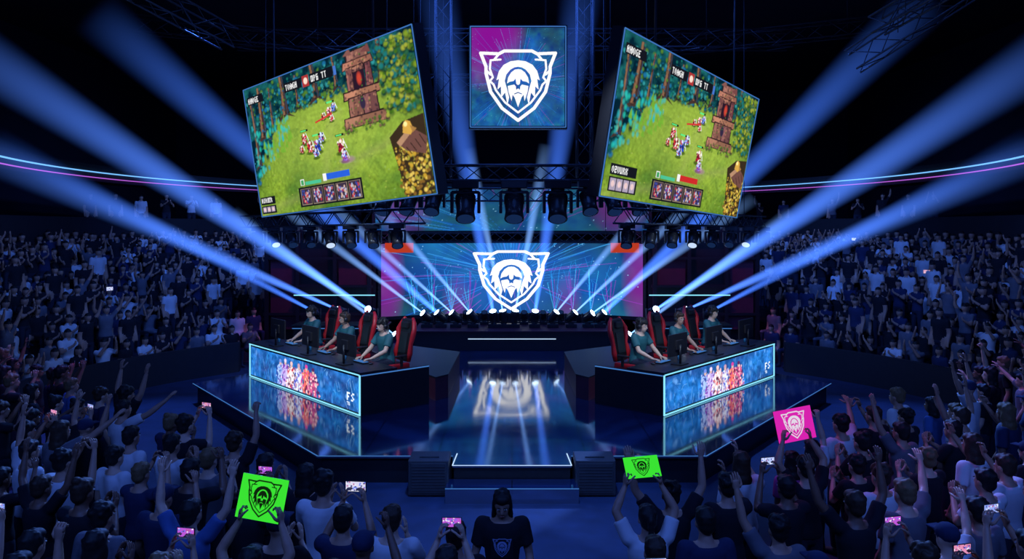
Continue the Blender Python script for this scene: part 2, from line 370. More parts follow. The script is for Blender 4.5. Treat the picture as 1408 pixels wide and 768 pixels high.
# ------------------------------------------------------------------ room shell
def plane(name,c4,m,label):
    mb=MB(); mb._f([mb.bm.verts.new(p) for p in c4]); o=obj(name,mb.mesh(name,[m],False)); struct(o,label,'room'); return o
plane('floor',[(-22,-3,0),(22,-3,0),(22,50,0),(-22,50,0)],M['carpet'],'dark blue carpeted arena floor')
plane('ceiling',[(-22,-3,13),(-22,50,13),(22,50,13),(22,-3,13)],M['darkwall'],'black arena ceiling')
plane('wall_back',[(-22,50,0),(22,50,0),(22,50,13),(-22,50,13)],M['darkwall'],'dark arena wall behind the stage')
plane('wall_left',[(-22,-3,0),(-22,50,0),(-22,50,13),(-22,-3,13)],M['darkwall'],'dark arena side wall')
plane('wall_right',[(22,50,0),(22,-3,0),(22,-3,13),(22,50,13)],M['darkwall'],'dark arena side wall')
plane('wall_front',[(22,-3,0),(-22,-3,0),(-22,-3,13),(22,-3,13)],M['darkwall'],'dark arena wall behind the crowd')
# ------------------------------------------------------------------ grandstands
NR=11
def row(i,th):
    t=i/(NR-1.0); a=11+3.6*t; b=11+6.5*t; cy=15+11.5*t
    return a*math.cos(th),cy+b*math.sin(th)
RISE=0.27
for side in (-1,1):
    mb=MB(); ths=[math.radians(-28+4*k) for k in range(25)]
    for i in range(1,NR+1):
        z=RISE*i
        for k in range(len(ths)-1):
            a=row(i-0.45,ths[k]);b=row(i-0.45,ths[k+1])
            if i<NR: c=row(i+0.55,ths[k+1]);d=row(i+0.55,ths[k])
            else: c=(b[0]+0.3,b[1]+.2); d=(a[0]+0.3,a[1]+.2)
            P=[(side*p[0],p[1]) for p in (a,b,c,d)]
            mb.hexa([(*P[0],0),(*P[1],0),(*P[2],0),(*P[3],0),(*P[0],z),(*P[1],z),(*P[2],z),(*P[3],z)])
    o=obj('grandstand',mb.mesh('grandstand',[M['tier']])); tag(o,'stepped dark concrete grandstand tiers full of spectators','grandstand',kind='structure')
    mb=MB()
    for k in range(4,18):
        a=row(-0.6,ths[k]);b=row(-0.6,ths[k+1]);c=row(-0.45,ths[k+1]);d=row(-0.45,ths[k])
        P=[(side*p[0],p[1]) for p in (a,b,c,d)]
        mb.hexa([(*q,0) for q in P]+[(*q,0.82) for q in P])
    o=obj('crowd_barrier',mb.mesh('crowd_barrier',[M['blackm']])); tag(o,'low black barrier wall in front of the grandstand','barrier')
    def el(th,off): return side*(15+off)*math.cos(th),27+(18+off)*math.sin(th)
    t2=[math.radians(-40+3*k) for k in range(42)]
    def ringmesh(name,o0,o1,z0,z1,m):
        mb=MB()
        for k in range(len(t2)-1):
            P=[el(t2[k],o0),el(t2[k+1],o0),el(t2[k+1],o1),el(t2[k],o1)]
            mb.hexa([(*q,z0) for q in P]+[(*q,z1) for q in P])
        return obj(name,mb.mesh(name,[m]))
    root=empty('balcony',(side*15,27,3.5)); tag(root,'dark curved upper balcony with a solid parapet','balcony',kind='structure')
    for nm,a in (('balcony_slab',(0,4.0,3.55,3.75,M['tier'])),('parapet',(-0.08,0.06,3.45,4.45,M['blackm']))):
        o=ringmesh(nm,*a); o.parent=root; o.matrix_parent_inverse=Matrix.Translation((-side*15,-27,-3.5))
    root=empty('ring_fascia',(side*15,27,5.8)); tag(root,'dark curved overhead fascia with two thin glowing strips','light ring',kind='structure')
    for nm,a in (('fascia',(0.05,1.2,5.75,6.35,M['blackm'])),('light_strip',(-0.02,0.05,6.06,6.095,M['ringblue'])),('light_strip',(-0.02,0.05,5.87,5.895,M['pink']))):
        o=ringmesh(nm,*a); o.parent=root; o.matrix_parent_inverse=Matrix.Translation((-side*15,-27,-5.8))
# ------------------------------------------------------------------ stage
ZP=0.45
SM=bpy.data.materials.new('glossy_stage_floor'); SM.use_nodes=True
nt=SM.node_tree; b=nt.nodes['Principled BSDF']
tc=nt.nodes.new('ShaderNodeTexCoord'); br=nt.nodes.new('ShaderNodeTexBrick'); br.offset=0.0
br.inputs['Color1'].default_value=(0.008,0.020,0.07,1); br.inputs['Color2'].default_value=(0.011,0.028,0.085,1); br.inputs['Mortar'].default_value=(0.002,0.004,0.01,1)
br.inputs['Scale'].default_value=1.0; br.inputs['Brick Width'].default_value=1.2; br.inputs['Row Height'].default_value=1.2; br.inputs['Mortar Size'].default_value=0.008
nt.links.new(tc.outputs['Object'],br.inputs['Vector']); nt.links.new(br.outputs['Color'],b.inputs['Base Color'])
nz=nt.nodes.new('ShaderNodeTexNoise'); nz.inputs['Scale'].default_value=1.5; mr=nt.nodes.new('ShaderNodeMapRange'); mr.inputs[3].default_value=0.03; mr.inputs[4].default_value=0.12
nt.links.new(tc.outputs['Object'],nz.inputs['Vector']); nt.links.new(nz.outputs[0],mr.inputs[0]); nt.links.new(mr.outputs[0],b.inputs['Roughness'])
b.inputs['Specular IOR Level'].default_value=1.0; b.inputs['IOR'].default_value=2.6
stage_poly=[(-7.48,17.9),(-3.12,12.26),(-0.95,12.26),(-0.92,11.78),(0.92,11.78),(0.95,12.26),(3.12,12.26),(7.48,17.9),(6.3,19.6),(6.3,25.5),(-6.3,25.5),(-6.3,19.6)]
root=empty('stage',(0,18,0)); tag(root,'low glossy black stage with angled wings and lit front edge','stage')
def wpart(name,mb,mats,root):
    o=obj(name,mb.mesh(name,mats)); o.parent=root; o.matrix_parent_inverse=Matrix.Translation(-root.location); return o
mb=MB(); mb.prism(stage_poly,0.42,ZP); wpart('stage_deck',mb,[SM],root)
def shrink(p,k=0.985): return (p[0]*k,18+(p[1]-18)*k)
mb=MB(); mb.prism([shrink(p) for p in stage_poly],0,0.42); wpart('stage_skirt',mb,[M['black']],root)
mb=MB(); mb.prism([(-1.0,11.4),(1.0,11.4),(1.0,11.86),(-1.0,11.86)],0,0.22); wpart('step',mb,[SM],root)
def strip(mb,pts,z,w=0.02,h=0.02):
    for a,b_ in zip(pts[:-1],pts[1:]):
        d=(V(b_)-V(a)).normalized(); n=V((-d.y,d.x))*w
        P=[(a[0]-n.x,a[1]-n.y),(b_[0]-n.x,b_[1]-n.y),(b_[0]+n.x,b_[1]+n.y),(a[0]+n.x,a[1]+n.y)]
        mb.hexa([(*q,z) for q in P]+[(*q,z+h) for q in P])
mb=MB(); strip(mb,[(-0.89,12.4),(-0.92,11.78),(0.92,11.78),(0.89,12.4)],ZP,0.008,0.007); wpart('light_strip',mb,[M['white']],root)
for pts,z in (([(-1.0,11.4),(1.0,11.4)],.22),([(-7.48,17.9),(-3.12,12.26),(-0.95,12.26)],ZP),([(7.48,17.9),(3.12,12.26),(0.95,12.26)],ZP)):
    mb=MB(); strip(mb,pts,z,0.008,0.008); wpart('light_strip',mb,[M['cyandim']],root)
def speaker(x,y):
    r=empty('subwoofer_speaker',(x,y,0)); tag(r,'boxy black subwoofer speaker at the stage front','speaker',group='front speakers')
    mb=MB(); mb.box((0,0,0.29),(0.62,0.5,0.54),bev=0.02); 
    for sx in(-.2,.2): mb.cyl((sx,-.15,0),(sx,-.15,.03),.03); mb.cyl((sx,.15,0),(sx,.15,.03),.03)
    obj('cabinet',mb.mesh('cabinet',[M['spk']]),parent=r)
    mb=MB(); mb.box((0,-0.255,0.29),(0.54,0.02,0.46),bev=0.008)
    for k in range(9): mb.box((0,-0.268,0.11+0.045*k),(0.50,0.01,0.012))
    obj('grille',mb.mesh('grille',[M['spk']]),parent=r)
    mb=MB(); mb.box((0,-.1,.568),(.3,.03,.02)); obj('handle',mb.mesh('handle',[M['steel']]),parent=r)
speaker(-1.28,11.93); speaker(1.28,11.93)
for s in (-1,1):
    r=empty('side_riser',(s*2,17.5,ZP)); tag(r,'low dark purple stage riser block beside the gaming desk','riser',group='side risers')
    P=[(s*1.62,16.15),(s*1.38,16.5),(s*1.33,19.4),(s*3.6,21.0),(s*3.9,20.0)]
    mb=MB(); mb.prism(P,ZP,0.92); wpart('riser_body',mb,[M['maroon']],r)
    mb=MB(); mb.prism([(2*s+(p[0]-2*s)*1.01,17.5+(p[1]-17.5)*1.01) for p in P],0.92,0.95); wpart('riser_top',mb,[M['black']],r)
r=empty('back_podium',(0,22.6,ZP)); tag(r,'long low black podium with a light strip carrying floor lamps','podium')
mb=MB(); mb.box((0,23.5,ZP+0.28),(5.8,1.8,0.56),bev=0.02); wpart('podium_body',mb,[M['black']],r)
mb=MB(); mb.box((0,22.585,0.80),(2.6,0.02,0.02)); wpart('light_strip',mb,[M['white']],r)
mb=MB(); mb.box((0,23.5,1.02),(5.9,1.9,0.03)); wpart('podium_top',mb,[M['maroon']],r)
# ------------------------------------------------------------------ gaming desks
EX=V((-0.6616,0.749)); EY=V((0.749,0.6616)); A0=V((-2.94,14.83)); DL=5.26
def D(side,s,p):
    q=A0+EX*s+EY*p; return (q.x if side<0 else -q.x, q.y)
def desk_canvas(seed):
    c=Canvas(460,80,(0.02,0.15,0.35),aspect=0.17); n=noise2(80,460,12,seed); n2=noise2(80,460,40,seed+3)
    c.a=np.stack([0.005+0.05*n2*n2,0.03+0.24*n*n2*1.6,0.14+0.58*n*n2*2],-1)
    r=np.random.RandomState(seed)
    for i in range(150):
        x=r.rand();y=r.rand(); c.line((x,y),(x+0.05*r.rand()-0.02,y+0.5*r.rand()),0.0011,[(0.04,0.38,0.85),(0.005,0.03,0.15),(0.22,0.55,1.0)][r.randint(3)],0.6)
    for i in range(70):
        x=r.rand(); c.ell(x,r.rand(),.004+.015*r.rand(),.05+.12*r.rand(),[(0.01,0.03,0.22),(0.03,0.24,0.75),(0.16,0.42,0.9)][r.randint(3)],soft=1,k=.5)
    for (x,cols) in [(0.32,[(0.35,0.5,0.9),(0.03,0.05,0.3),(0.15,0.25,0.7)]),(0.37,[(0.5,0.4,0.8),(0.2,0.05,0.4),(0.7,0.6,0.9)]),(0.43,[(0.85,0.8,0.85),(0.55,0.04,0.06),(0.10,0.02,0.06),(0.8,0.5,0.5)]),(0.50,[(0.7,0.75,0.95),(0.08,0.10,0.55),(0.5,0.3,0.4)]),(0.57,[(0.75,0.15,0.12),(0.85,0.5,0.4),(0.15,0.02,0.06),(0.6,0.05,0.3)]),(0.63,[(0.6,0.1,0.25),(0.9,0.6,0.6),(0.08,0.02,0.10)])]:
        c.ell(x,.6,.05,.55,(0.01,0.02,0.12),soft=1,k=.7)
        h0=.10*r.rand()
        c.poly([(x-0.012,0.24+h0),(x+0.012,0.24+h0),(x+0.032,0.42),(x+0.02,.65),(x+0.034,1),(x+.006,1),(x,.7),(x-.008,1),(x-0.034,1),(x-.02,.65),(x-.032,.4)],cols[0])
        for i in range(80):
            yy=0.24+h0+0.72*r.rand(); c.ell(x+(r.rand()-0.5)*0.08*(0.5+yy),yy,0.003+0.007*r.rand(),0.02+0.06*r.rand(),cols[r.randint(len(cols))],soft=0.6)
        c.ell(x,0.19+h0,0.011,0.09,(0.6,0.4,0.35),soft=.3); c.ell(x,0.13+h0,0.013,0.07,cols[-1],soft=.4)
    c.blur(1,.6)
    text(c,'FS',0.91,0.50,0.24,(0.7,0.8,0.9),6.0); text(c,'TR',0.91,0.78,0.10,(0.7,0.8,0.9),6.0)
    return c
M['deskled']=led('desk_screen_picture',1.35)
def desk(side):
    a=D(side,0,0); r=empty('gaming_desk',(a[0],a[1],ZP)); tag(r,'long black gaming desk with an illuminated blue artwork front','desk',group='team desks')
    c=desk_canvas(5 if side<0 else 9)
    A=D(side,0.05,-0.012);B=D(side,DL-0.05,-0.012)
    l,rr=(B,A) if side<0 else (A,B)
    g=grid('front_screen',quadfn((l[0],l[1],1.19),(rr[0],rr[1],1.19),(rr[0],rr[1],ZP+0.06),(l[0],l[1],ZP+0.06)),c,M['deskled'],loc=(a[0],a[1],ZP),parent=r)
    def pb(mb,s0,s1,p0,p1,z0,z1): 
        P=[D(side,s0,p0),D(side,s1,p0),D(side,s1,p1),D(side,s0,p1)]
        mb.hexa([(*q,z0) for q in P]+[(*q,z1) for q in P])
    mb=MB(); pb(mb,0,DL,0,0.10,ZP,1.25); pb(mb,0,0.06,0.1,1.62,ZP,1.25); pb(mb,DL-0.06,DL,0.1,1.62,ZP,1.25); wpart('desk_body',mb,[M['black']],r)
    mb=MB(); pb(mb,-0.03,DL+0.03,-0.03,0.82,1.25,1.30); wpart('tabletop',mb,[M['plastic']],r)
    mb=MB(); pb(mb,0,DL,-0.045,-0.03,1.240,1.260); pb(mb,0,DL,-0.03,-0.012,ZP+0.01,ZP+0.030); pb(mb,-0.02,0.02,-0.03,-0.012,ZP+.01,1.25); pb(mb,DL-0.02,DL+0.02,-0.03,-0.012,ZP+.01,1.25); wpart('light_strip',mb,[M['cyan']],r)
    mb=MB(); pb(mb,-0.035,-0.015,0.0,1.6,1.225,1.245); wpart('light_strip',mb,[M['cyandim']],r)
    r2=empty('chair_platform',(*D(side,2,1.2),ZP)); tag(r2,'low black platform under the gaming chairs','platform',group='chair platforms')
    mb=MB(); pb(mb,0.08,DL-0.08,0.12,1.6,ZP,0.68); 
    wpart('platform_body',mb,[M['blackm']],r2)
for s in (-1,1): desk(s)
PLZ=0.68
# ------------------------------------------------------------------ gaming chair
def chair_parts():
    P=[]
    mb=MB()
    for k in range(5):
        a=2*math.pi*k/5+0.3; e=(0.26*math.cos(a),0.26*math.sin(a),0.075)
        mb.loft([(0,0,0.11),e],[0.03,0.02],[0.022,0.015],seg=8); mb.sph((e[0],e[1],0.032),(0.032,0.02,0.032),8,6)
    P.append(('base',mb,[M['plastic']]))
    mb=MB(); mb.cyl((0,0,0.08),(0,0,0.38),0.028,seg=12); mb.box((0,0,0.385),(0.2,0.25,0.04)); P.append(('stem',mb,[M['steel']]))
    mb=MB(); mb.box((0,0.0,0.42),(0.40,0.46,0.08),bev=0.03)
    for s in(-1,1): mb.box((s*0.23,0.0,0.435),(0.09,0.44,0.10),mi=1,bev=0.03)
    P.append(('seat',mb,[M['leather'],M['red']]))
    def bp(x,y,z): return V((0,-0.24,0.46))+(Matrix.Rotation(math.radians(10),3,'X')@V((x,y,z)))
    mb=MB(); RR=Matrix.Rotation(math.radians(10),3,'X')
    mb.box(bp(0,0,0.42),(0.36,0.09,0.80),rot=RR,bev=0.035)
    mb.box(bp(0,0.05,0.36),(0.26,0.03,0.40),rot=RR,bev=0.012)
    for s in(-1,1):
        mb.loft([bp(s*0.20,0.01,0.03),bp(s*0.235,0.03,0.18),bp(s*0.21,0.02,0.36),bp(s*0.255,0.03,0.52),bp(s*0.26,0.025,0.62),bp(s*0.19,0.0,0.76),bp(s*0.13,0,0.84)],[0.03,0.045,0.03,0.045,0.045,0.035,0.025],[0.04,0.055,0.045,0.055,0.05,0.045,0.03],seg=10,mi=1)
    for s in(-1,1): mb.box(bp(s*0.09,-0.048,0.70),(0.09,0.01,0.05),rot=RR,mi=1,bev=0.004)
    mb.box(bp(0,-0.048,0.35),(0.06,0.01,0.5),rot=RR,mi=1,bev=0.004)
    P.append(('backrest',mb,[M['leather'],M['red']]))
    mb=MB(); mb.box(bp(0,0.06,0.70),(0.24,0.07,0.13),rot=RR,bev=0.03); P.append(('headrest',mb,[M['leather']]))
    for s in(-1,1):
        mb=MB(); mb.box((s*0.30,0.0,0.63),(0.07,0.24,0.03),bev=0.012); mb.box((s*0.29,-0.02,0.53),(0.03,0.05,0.19)); P.append(('armrest',mb,[M['plastic']]))
    return [(n,m.mesh(n,q)) for n,m,q in P]
CH=chair_parts()
def rz_of(dx,dy): return math.atan2(dy,dx)-math.pi/2
# ------------------------------------------------------------------ people
def remesh(mb,voxel,name,mats,smooth=2):
    bm=mb.bm; bmesh.ops.triangulate(bm,faces=bm.faces)
    me=bpy.data.meshes.new('tmp'); bm.to_mesh(me); bm.free()
    o=bpy.data.objects.new('tmp',me); COL.objects.link(o)
    m=o.modifiers.new('r','REMESH'); m.mode='VOXEL'; m.voxel_size=voxel; m.use_smooth_shade=True
    if smooth: q=o.modifiers.new('s','SMOOTH'); q.factor=0.5; q.iterations=smooth
    dg=bpy.context.evaluated_depsgraph_get(); dg.update()
    out=bpy.data.meshes.new_from_object(o.evaluated_get(dg)); out.name=name
    bpy.data.objects.remove(o); bpy.data.meshes.remove(me)
    out.materials.clear()
    for x in mats: out.materials.append(x)
    return out
M['skin']=mat('skin',(0.42,0.24,0.17),0.5,noise=0.08); M['skin2']=mat('skin_dark',(0.18,0.09,0.06),0.5,noise=0.08); M['skin3']=mat('skin_fair',(0.60,0.38,0.28),0.5,noise=0.08)
M['eyew']=mat('eye_white',(0.7,0.7,0.7),0.3,noise=0); M['eyed']=mat('eye_dark',(0.02,0.012,0.01),0.2,noise=0); M['lip']=mat('lips',(0.40,0.13,0.11),0.5,noise=0)
M['hairk']=mat('black_hair',(0.010,0.009,0.010),0.6,nscale=60,noise=0.5,spec=.35); M['hairb']=mat('brown_hair',(0.04,0.022,0.014),0.6,nscale=60,noise=0.5,spec=.35); M['hairl']=mat('light_hair',(0.16,0.10,0.05),0.6,nscale=60,noise=0.4,spec=.35)
M['t_black']=mat('black_cotton',(0.010,0.011,0.018),0.9,spec=.3); M['t_navy']=mat('navy_cotton',(0.018,0.028,0.08),0.9,spec=.3); M['t_white']=mat('white_cotton',(0.60,0.63,0.68),0.9,noise=0.08); M['t_grey']=mat('grey_cotton',(0.12,0.12,0.15),0.9); M['t_blue']=mat('blue_cotton',(0.05,0.12,0.34),0.9); M['t_teal']=mat('teal_jersey',(0.012,0.10,0.115),0.7); M['jeans']=mat('dark_denim',(0.012,0.018,0.04),0.9); M['shoe']=mat('black_shoe',(0.02,0.02,0.02),0.6); M['t_pink']=mat('magenta_cotton',(0.35,0.05,0.25),0.9)
BASE=dict(pel=(0,0,0.95),neck=(0,-0.01,1.45),head=(0,0.025,1.60),yaw=0,pitch=0,
  hipL=(-.09,0,.90),kneeL=(-.11,.02,.50),ankL=(-.12,-.03,.09),hipR=(.09,0,.90),kneeR=(.11,.02,.50),ankR=(.12,-.03,.09),
  shL=(-.185,-.01,1.40),shR=(.185,-.01,1.40),elL=(-.235,-.03,1.12),elR=(.235,-.03,1.12),wrL=(-.25,.06,.87),wrR=(.25,.06,.87),
  hdL=(0,.15,-1),hdR=(0,.15,-1),nL=(1,0,0),nR=(-1,0,0),curl=0.35)
RINGS=[(-0.22,.10,.085),(-0.08,.160,.112),(0.06,.160,.112),(0.25,.135,.098),(0.50,.150,.108),(0.72,.172,.115),(0.86,.165,.105),(0.95,.115,.082),(1.0,.07,.065)]
def pose(**k):
    p=dict(BASE); p.update(k); return p
def torso(mb,P,infl,lo=-1,hi=2,hint=V((1,0,0))):
    a=V(P['pel']);b=V(P['neck']); ax=b-a
    R=[r for r in RINGS if lo<=r[0]<=hi]
    mb.loft([a+ax*r[0] for r in R],[r[1]+infl for r in R],[r[2]+infl for r in R],hint=hint,seg=20)
def hand(mb,w,d,n,curl,side,scale=1.0,mi=0,palm=False):
    w=V(w);d=V(d).normalized();n=V(n);n=(n-d*n.dot(d)).normalized();s=d.cross(n)
    if side=='L': s=-s
    if palm:
        c=w+d*0.05*scale
        R=Matrix((s,n,d)).transposed()
        mb.sph(c,(0.043*scale,0.019*scale,0.056*scale),10,8,rot=R); mb.sph(w+d*0.075*scale,(0.043*scale,0.018*scale,0.028*scale),10,8,rot=R); return
    L=[0.068,0.078,0.072,0.056]
    for i in range(4):
        p=w+d*0.085*scale+s*(0.031-0.0205*i)*scale; ang=0.12+curl*0.3; pts=[p-d*0.02,p]
        for j,f in enumerate((0.45,0.32,0.23)):
            dd=d*math.cos(ang)+n*math.sin(ang)+s*(0.06*(1.5-i)/1.5); p=p+dd.normalized()*L[i]*f*scale; pts.append(p); ang+=curl*1.1
        mb.loft(pts,[0.0095,0.0095,0.009,0.0082,0.0062],seg=6,mi=mi)
    p=w+d*0.025*scale+s*0.03*scale
    mb.loft([p,p+(s*0.8+d*0.6+n*0.3)*0.03,p+(s*0.62+d*1.0+n*0.6)*0.052,p+(s*0.5+d*1.2+n*0.9)*0.068],[0.014,0.012,0.010,0.007],seg=6,mi=mi)
def hrot(P): return Matrix.Rotation(P['yaw'],3,'Z')@Matrix.Rotation(P['pitch'],3,'X')
def build_body(P,voxel=0.014,name='person',mats=None):
    mb=MB(); torso(mb,P,0)
    h=V(P['head']); R=hrot(P); nk=V(P['neck'])
    mb.loft([nk+V((0,0,-0.03)),nk+(h-nk)*0.35,h+V((0,-0.01,-0.03))],[.075,.056,.056],seg=12)
    mb.sph(h+R@V((0,-.012,.025)),(.076,.096,.098),16,12,rot=R); mb.sph(h+R@V((0,.022,-.045)),(.058,.068,.072),14,10,rot=R); mb.sph(h+R@V((0,.045,-.09)),(.03,.034,.026),10,8,rot=R)
    mb.sph(h+R@V((0,.096,-.025)),(.014,.02,.018),8,6,rot=R); mb.loft([h+R@V((0,.078,.02)),h+R@V((0,.10,-.025))],[.009,.013],seg=8)
    for s in(-1,1): mb.sph(h+R@V((s*.078,-.01,-.01)),(.012,.022,.032),8,6,rot=R)
    for s in 'LR':
        sh=V(P['sh'+s]);el=V(P['el'+s]);wr=V(P['wr'+s])
        mb.cap(nk+V(((sh.x)*.35,0,-.05)),sh,.055,.058); mb.cap(sh,sh.lerp(el,.5),.056,.050); mb.cap(sh.lerp(el,.5),el,.048,.040)
        mb.cap(el,el.lerp(wr,.35),.040,.042); mb.cap(el.lerp(wr,.35),wr,.041,.026)
        hand(mb,wr,P['hd'+s],P['n'+s],P['curl'],s,palm=True)
        hp=V(P['hip'+s]);kn=V(P['knee'+s]);an=V(P['ank'+s])
        mb.cap(hp,hp.lerp(kn,.4),.088,.080); mb.cap(hp.lerp(kn,.4),kn,.080,.056); mb.cap(kn,kn.lerp(an,.35),.055,.058); mb.cap(kn.lerp(an,.35),an,.058,.036)
        mb.cap(an+V((0,0,-.04)),an+V((s=='R' and .02 or -.02,.16,-.055)),.035,.03)
    me=remesh(mb,voxel,name,mats or [M['skin'],M['eyew'],M['eyed'],M['lip']])
    bm=bmesh.new(); bm.from_mesh(me); mb=MB(); mb.bm.free(); mb.bm=bm
    for s in 'LR': hand(mb,P['wr'+s],P['hd'+s],P['n'+s],P['curl'],s)
    for s in(-1,1):
        mb.sph(h+R@V((s*.031,.077,.008)),(.014,.010,.008),8,6,mi=1,rot=R); mb.sph(h+R@V((s*.031,.084,.008)),(.006,.005,.0065),8,6,mi=2,rot=R)
        mb.sph(h+R@V((s*.031,.082,.028)),(.018,.006,.004),8,6,mi=2,rot=R)
    mb.sph(h+R@V((0,.082,-.062)),(.022,.010,.007),10,6,mi=3,rot=R)
    bm.to_mesh(me); bm.free()
    return me
def build_shirt(P,mats,long=False,voxel=0.016):
    mb=MB(); torso(mb,P,0.020,-0.12,0.97)
    nk=V(P['neck'])
    for s in 'LR':
        sh=V(P['sh'+s]);el=V(P['el'+s]);wr=V(P['wr'+s])
        mb.cap(nk+V(((sh.x)*.45,0,-.065)),sh,.062,.074)
        if long: mb.cap(sh,el,.072,.058); mb.cap(el,el.lerp(wr,.9),.057,.042)
        else: mb.loft([sh,sh.lerp(el,.35),sh.lerp(el,.68)],[.073,.070,.068],seg=14)
    return remesh(mb,voxel,'shirt',mats)
def build_trousers(P,mats,voxel=0.018):
    mb=MB(); torso(mb,P,0.014,-0.3,0.08)
    for s in 'LR':
        hp=V(P['hip'+s]);kn=V(P['knee'+s]);an=V(P['ank'+s])
        mb.cap(hp,hp.lerp(kn,.4),.103,.094); mb.cap(hp.lerp(kn,.4),kn,.094,.072); mb.sph(kn,.072); mb.loft([kn,kn.lerp(an,.4),kn.lerp(an,.97)],[.071,.072,.062],seg=12)
    return remesh(mb,voxel,'trousers',mats)
def build_shoes(P,mats):
    mb=MB()
    for s in 'LR':
        an=V(P['ank'+s]); q=.02 if s=='R' else -.02
        mb.loft([an+V((0,-.07,-.045)),an+V((0,-.03,-.035)),an+V((q*.5,.08,-.045)),an+V((q,.17,-.058)),an+V((q,.20,-.065))],[.03,.045,.045,.048,.03],[.035,.045,.038,.026,.015],hint=V((1,0,0)),seg=12)
    return mb.mesh('shoes',mats)
def build_hair(P,style,mats):
    mb=MB(); h=V(P['head']); R=hrot(P)
    def S(c,r): mb.sph(h+R@V(c),r,14,10,rot=R)
    if style=='cap':
        S((0,-.012,.045),(.090,.110,.088)); mb.box(h+R@V((0,.115,.055)),(.13,.10,.018),rot=R)
    else:
        S((0,-.028,.040),(.088,.100,.098)); S((0,-.055,-.01),(.078,.066,.075)); S((0,.03,.085),(.07,.06,.045))
        rr=random.Random(5)
        for i in range(22):
            a=rr.random()*6.28; e=.2+rr.random()*1.1; S((.078*math.cos(a)*math.cos(e),-.03+.09*math.sin(a)*math.cos(e),.045+.09*math.sin(e)),(.018,.018,.018))
        if style=='messy':
            r=random.Random(3)
            for i in range(34):
                a=r.random()*6.28; e=r.random()*1.2; S((.082*math.cos(a)*math.cos(e),-.03+.095*math.sin(a)*math.cos(e),.05+.095*math.sin(e)),(.024,.024,.024))
            S((0,.07,.065),(.055,.03,.03))
        if style=='long':
            for (y,z,rx,ry) in [(-.07,-.06,.085,.05),(-.085,-.14,.09,.045),(-.095,-.22,.088,.04),(-.095,-.30,.075,.035)]: S((0,y,z),(rx,ry,.07))
            for s in(-1,1): S((s*.075,-.02,-.04),(.022,.05,.09)); S((s*.08,-.03,-.14),(.022,.04,.08))
        if style=='bun': S((0,-.08,.13),(.045,.045,.04))
        if style=='tail':
            S((0,-.125,.04),(.03,.03,.03))
            for i in range(6): S((0,-.135-.004*i,.02-.05*i),(.032-.002*i,.028,.04))
    return remesh(mb,0.011,'hair',mats,1)
POSES={
 'down':pose(),
 'film':pose(elL=(-.23,.16,1.36),elR=(.23,.16,1.36),wrL=(-.10,.30,1.66),wrR=(.10,.30,1.66),hdL=(.25,.1,1),hdR=(-.25,.1,1),nL=(1,0.2,0),nR=(-1,0.2,0),curl=.7),
 'fist':pose(shR=(.18,0,1.44),elR=(.24,.08,1.70),wrR=(.20,.13,1.95),hdR=(0,.1,1),nR=(0,1,0),elL=(-.22,.12,1.18),wrL=(-.12,.30,1.30),hdL=(.3,.2,1),nL=(1,0,0),curl=1.25),
 'wave':pose(shL=(-.18,0,1.44),elL=(-.30,.08,1.68),wrL=(-.33,.14,1.93),hdL=(-.1,.1,1),nL=(0,1,0),curl=.15),
 'clap':pose(elL=(-.25,.12,1.19),elR=(.25,.12,1.19),wrL=(-.06,.32,1.36),wrR=(.06,.32,1.36),hdL=(.15,.3,1),hdR=(-.15,.3,1),nL=(1,0,0),nR=(-1,0,0),curl=.15),
 'cheer':pose(shL=(-.18,0,1.44),shR=(.18,0,1.44),elL=(-.34,.05,1.65),elR=(.33,.05,1.66),wrL=(-.38,.12,1.90),wrR=(.34,.12,1.92),hdL=(-.1,.1,1),hdR=(.1,.1,1),nL=(0,1,0),nR=(0,1,0),curl=.3),
 'sign':pose(shL=(-.18,0,1.44),shR=(.18,0,1.44),elL=(-.28,.08,1.66),elR=(.28,.08,1.66),wrL=(-.17,.16,1.86),wrR=(.17,.16,1.86),hdL=(.1,.1,1),hdR=(-.1,.1,1),nL=(1,.3,0),nR=(-1,.3,0),curl=1.0),
 'onehand':pose(elR=(.25,.18,1.38),wrR=(.12,.32,1.64),hdR=(-.15,.1,1),nR=(-1,0.2,0),elL=(-.24,-.02,1.12),wrL=(-.22,.12,.90),curl=.7),
 'point':pose(shR=(.18,0,1.44),elR=(.36,.16,1.56),wrR=(.50,.34,1.74),hdR=(.3,.6,.7),nR=(0,0.3,-1),elL=(-.24,.0,1.13),wrL=(-.24,.12,.90),curl=.2),
}
LIB={}
for k,P in POSES.items():
    LIB[k]=dict(body=build_body(P),shirt=build_shirt(P,[M['t_black']]),trousers=build_trousers(P,[M['jeans']]),shoes=build_shoes(P,[M['shoe']]))
HAIR={s:build_hair(BASE,s,[M['hairk']]) for s in ('short','messy','long','bun','tail','cap')}
def setmat(o,m,slot=0):
    o.material_slots[slot].link='OBJECT'; o.material_slots[slot].material=m
HN={'short':'short-haired','messy':'messy-haired','long':'long-haired','bun':'bun-haired','tail':'ponytailed','cap':'capped'}
PN={'down':'standing with lowered arms','film':'filming with raised arms','fist':'raising one fist','wave':'waving one raised arm','clap':'clapping hands','cheer':'cheering with raised arms','sign':'holding a sign overhead','onehand':'raising one hand','point':'pointing at the stage'}
CN={'t_black':'black','t_navy':'navy','t_white':'white','t_grey':'grey','t_blue':'blue','t_pink':'magenta','t_teal':'teal'}
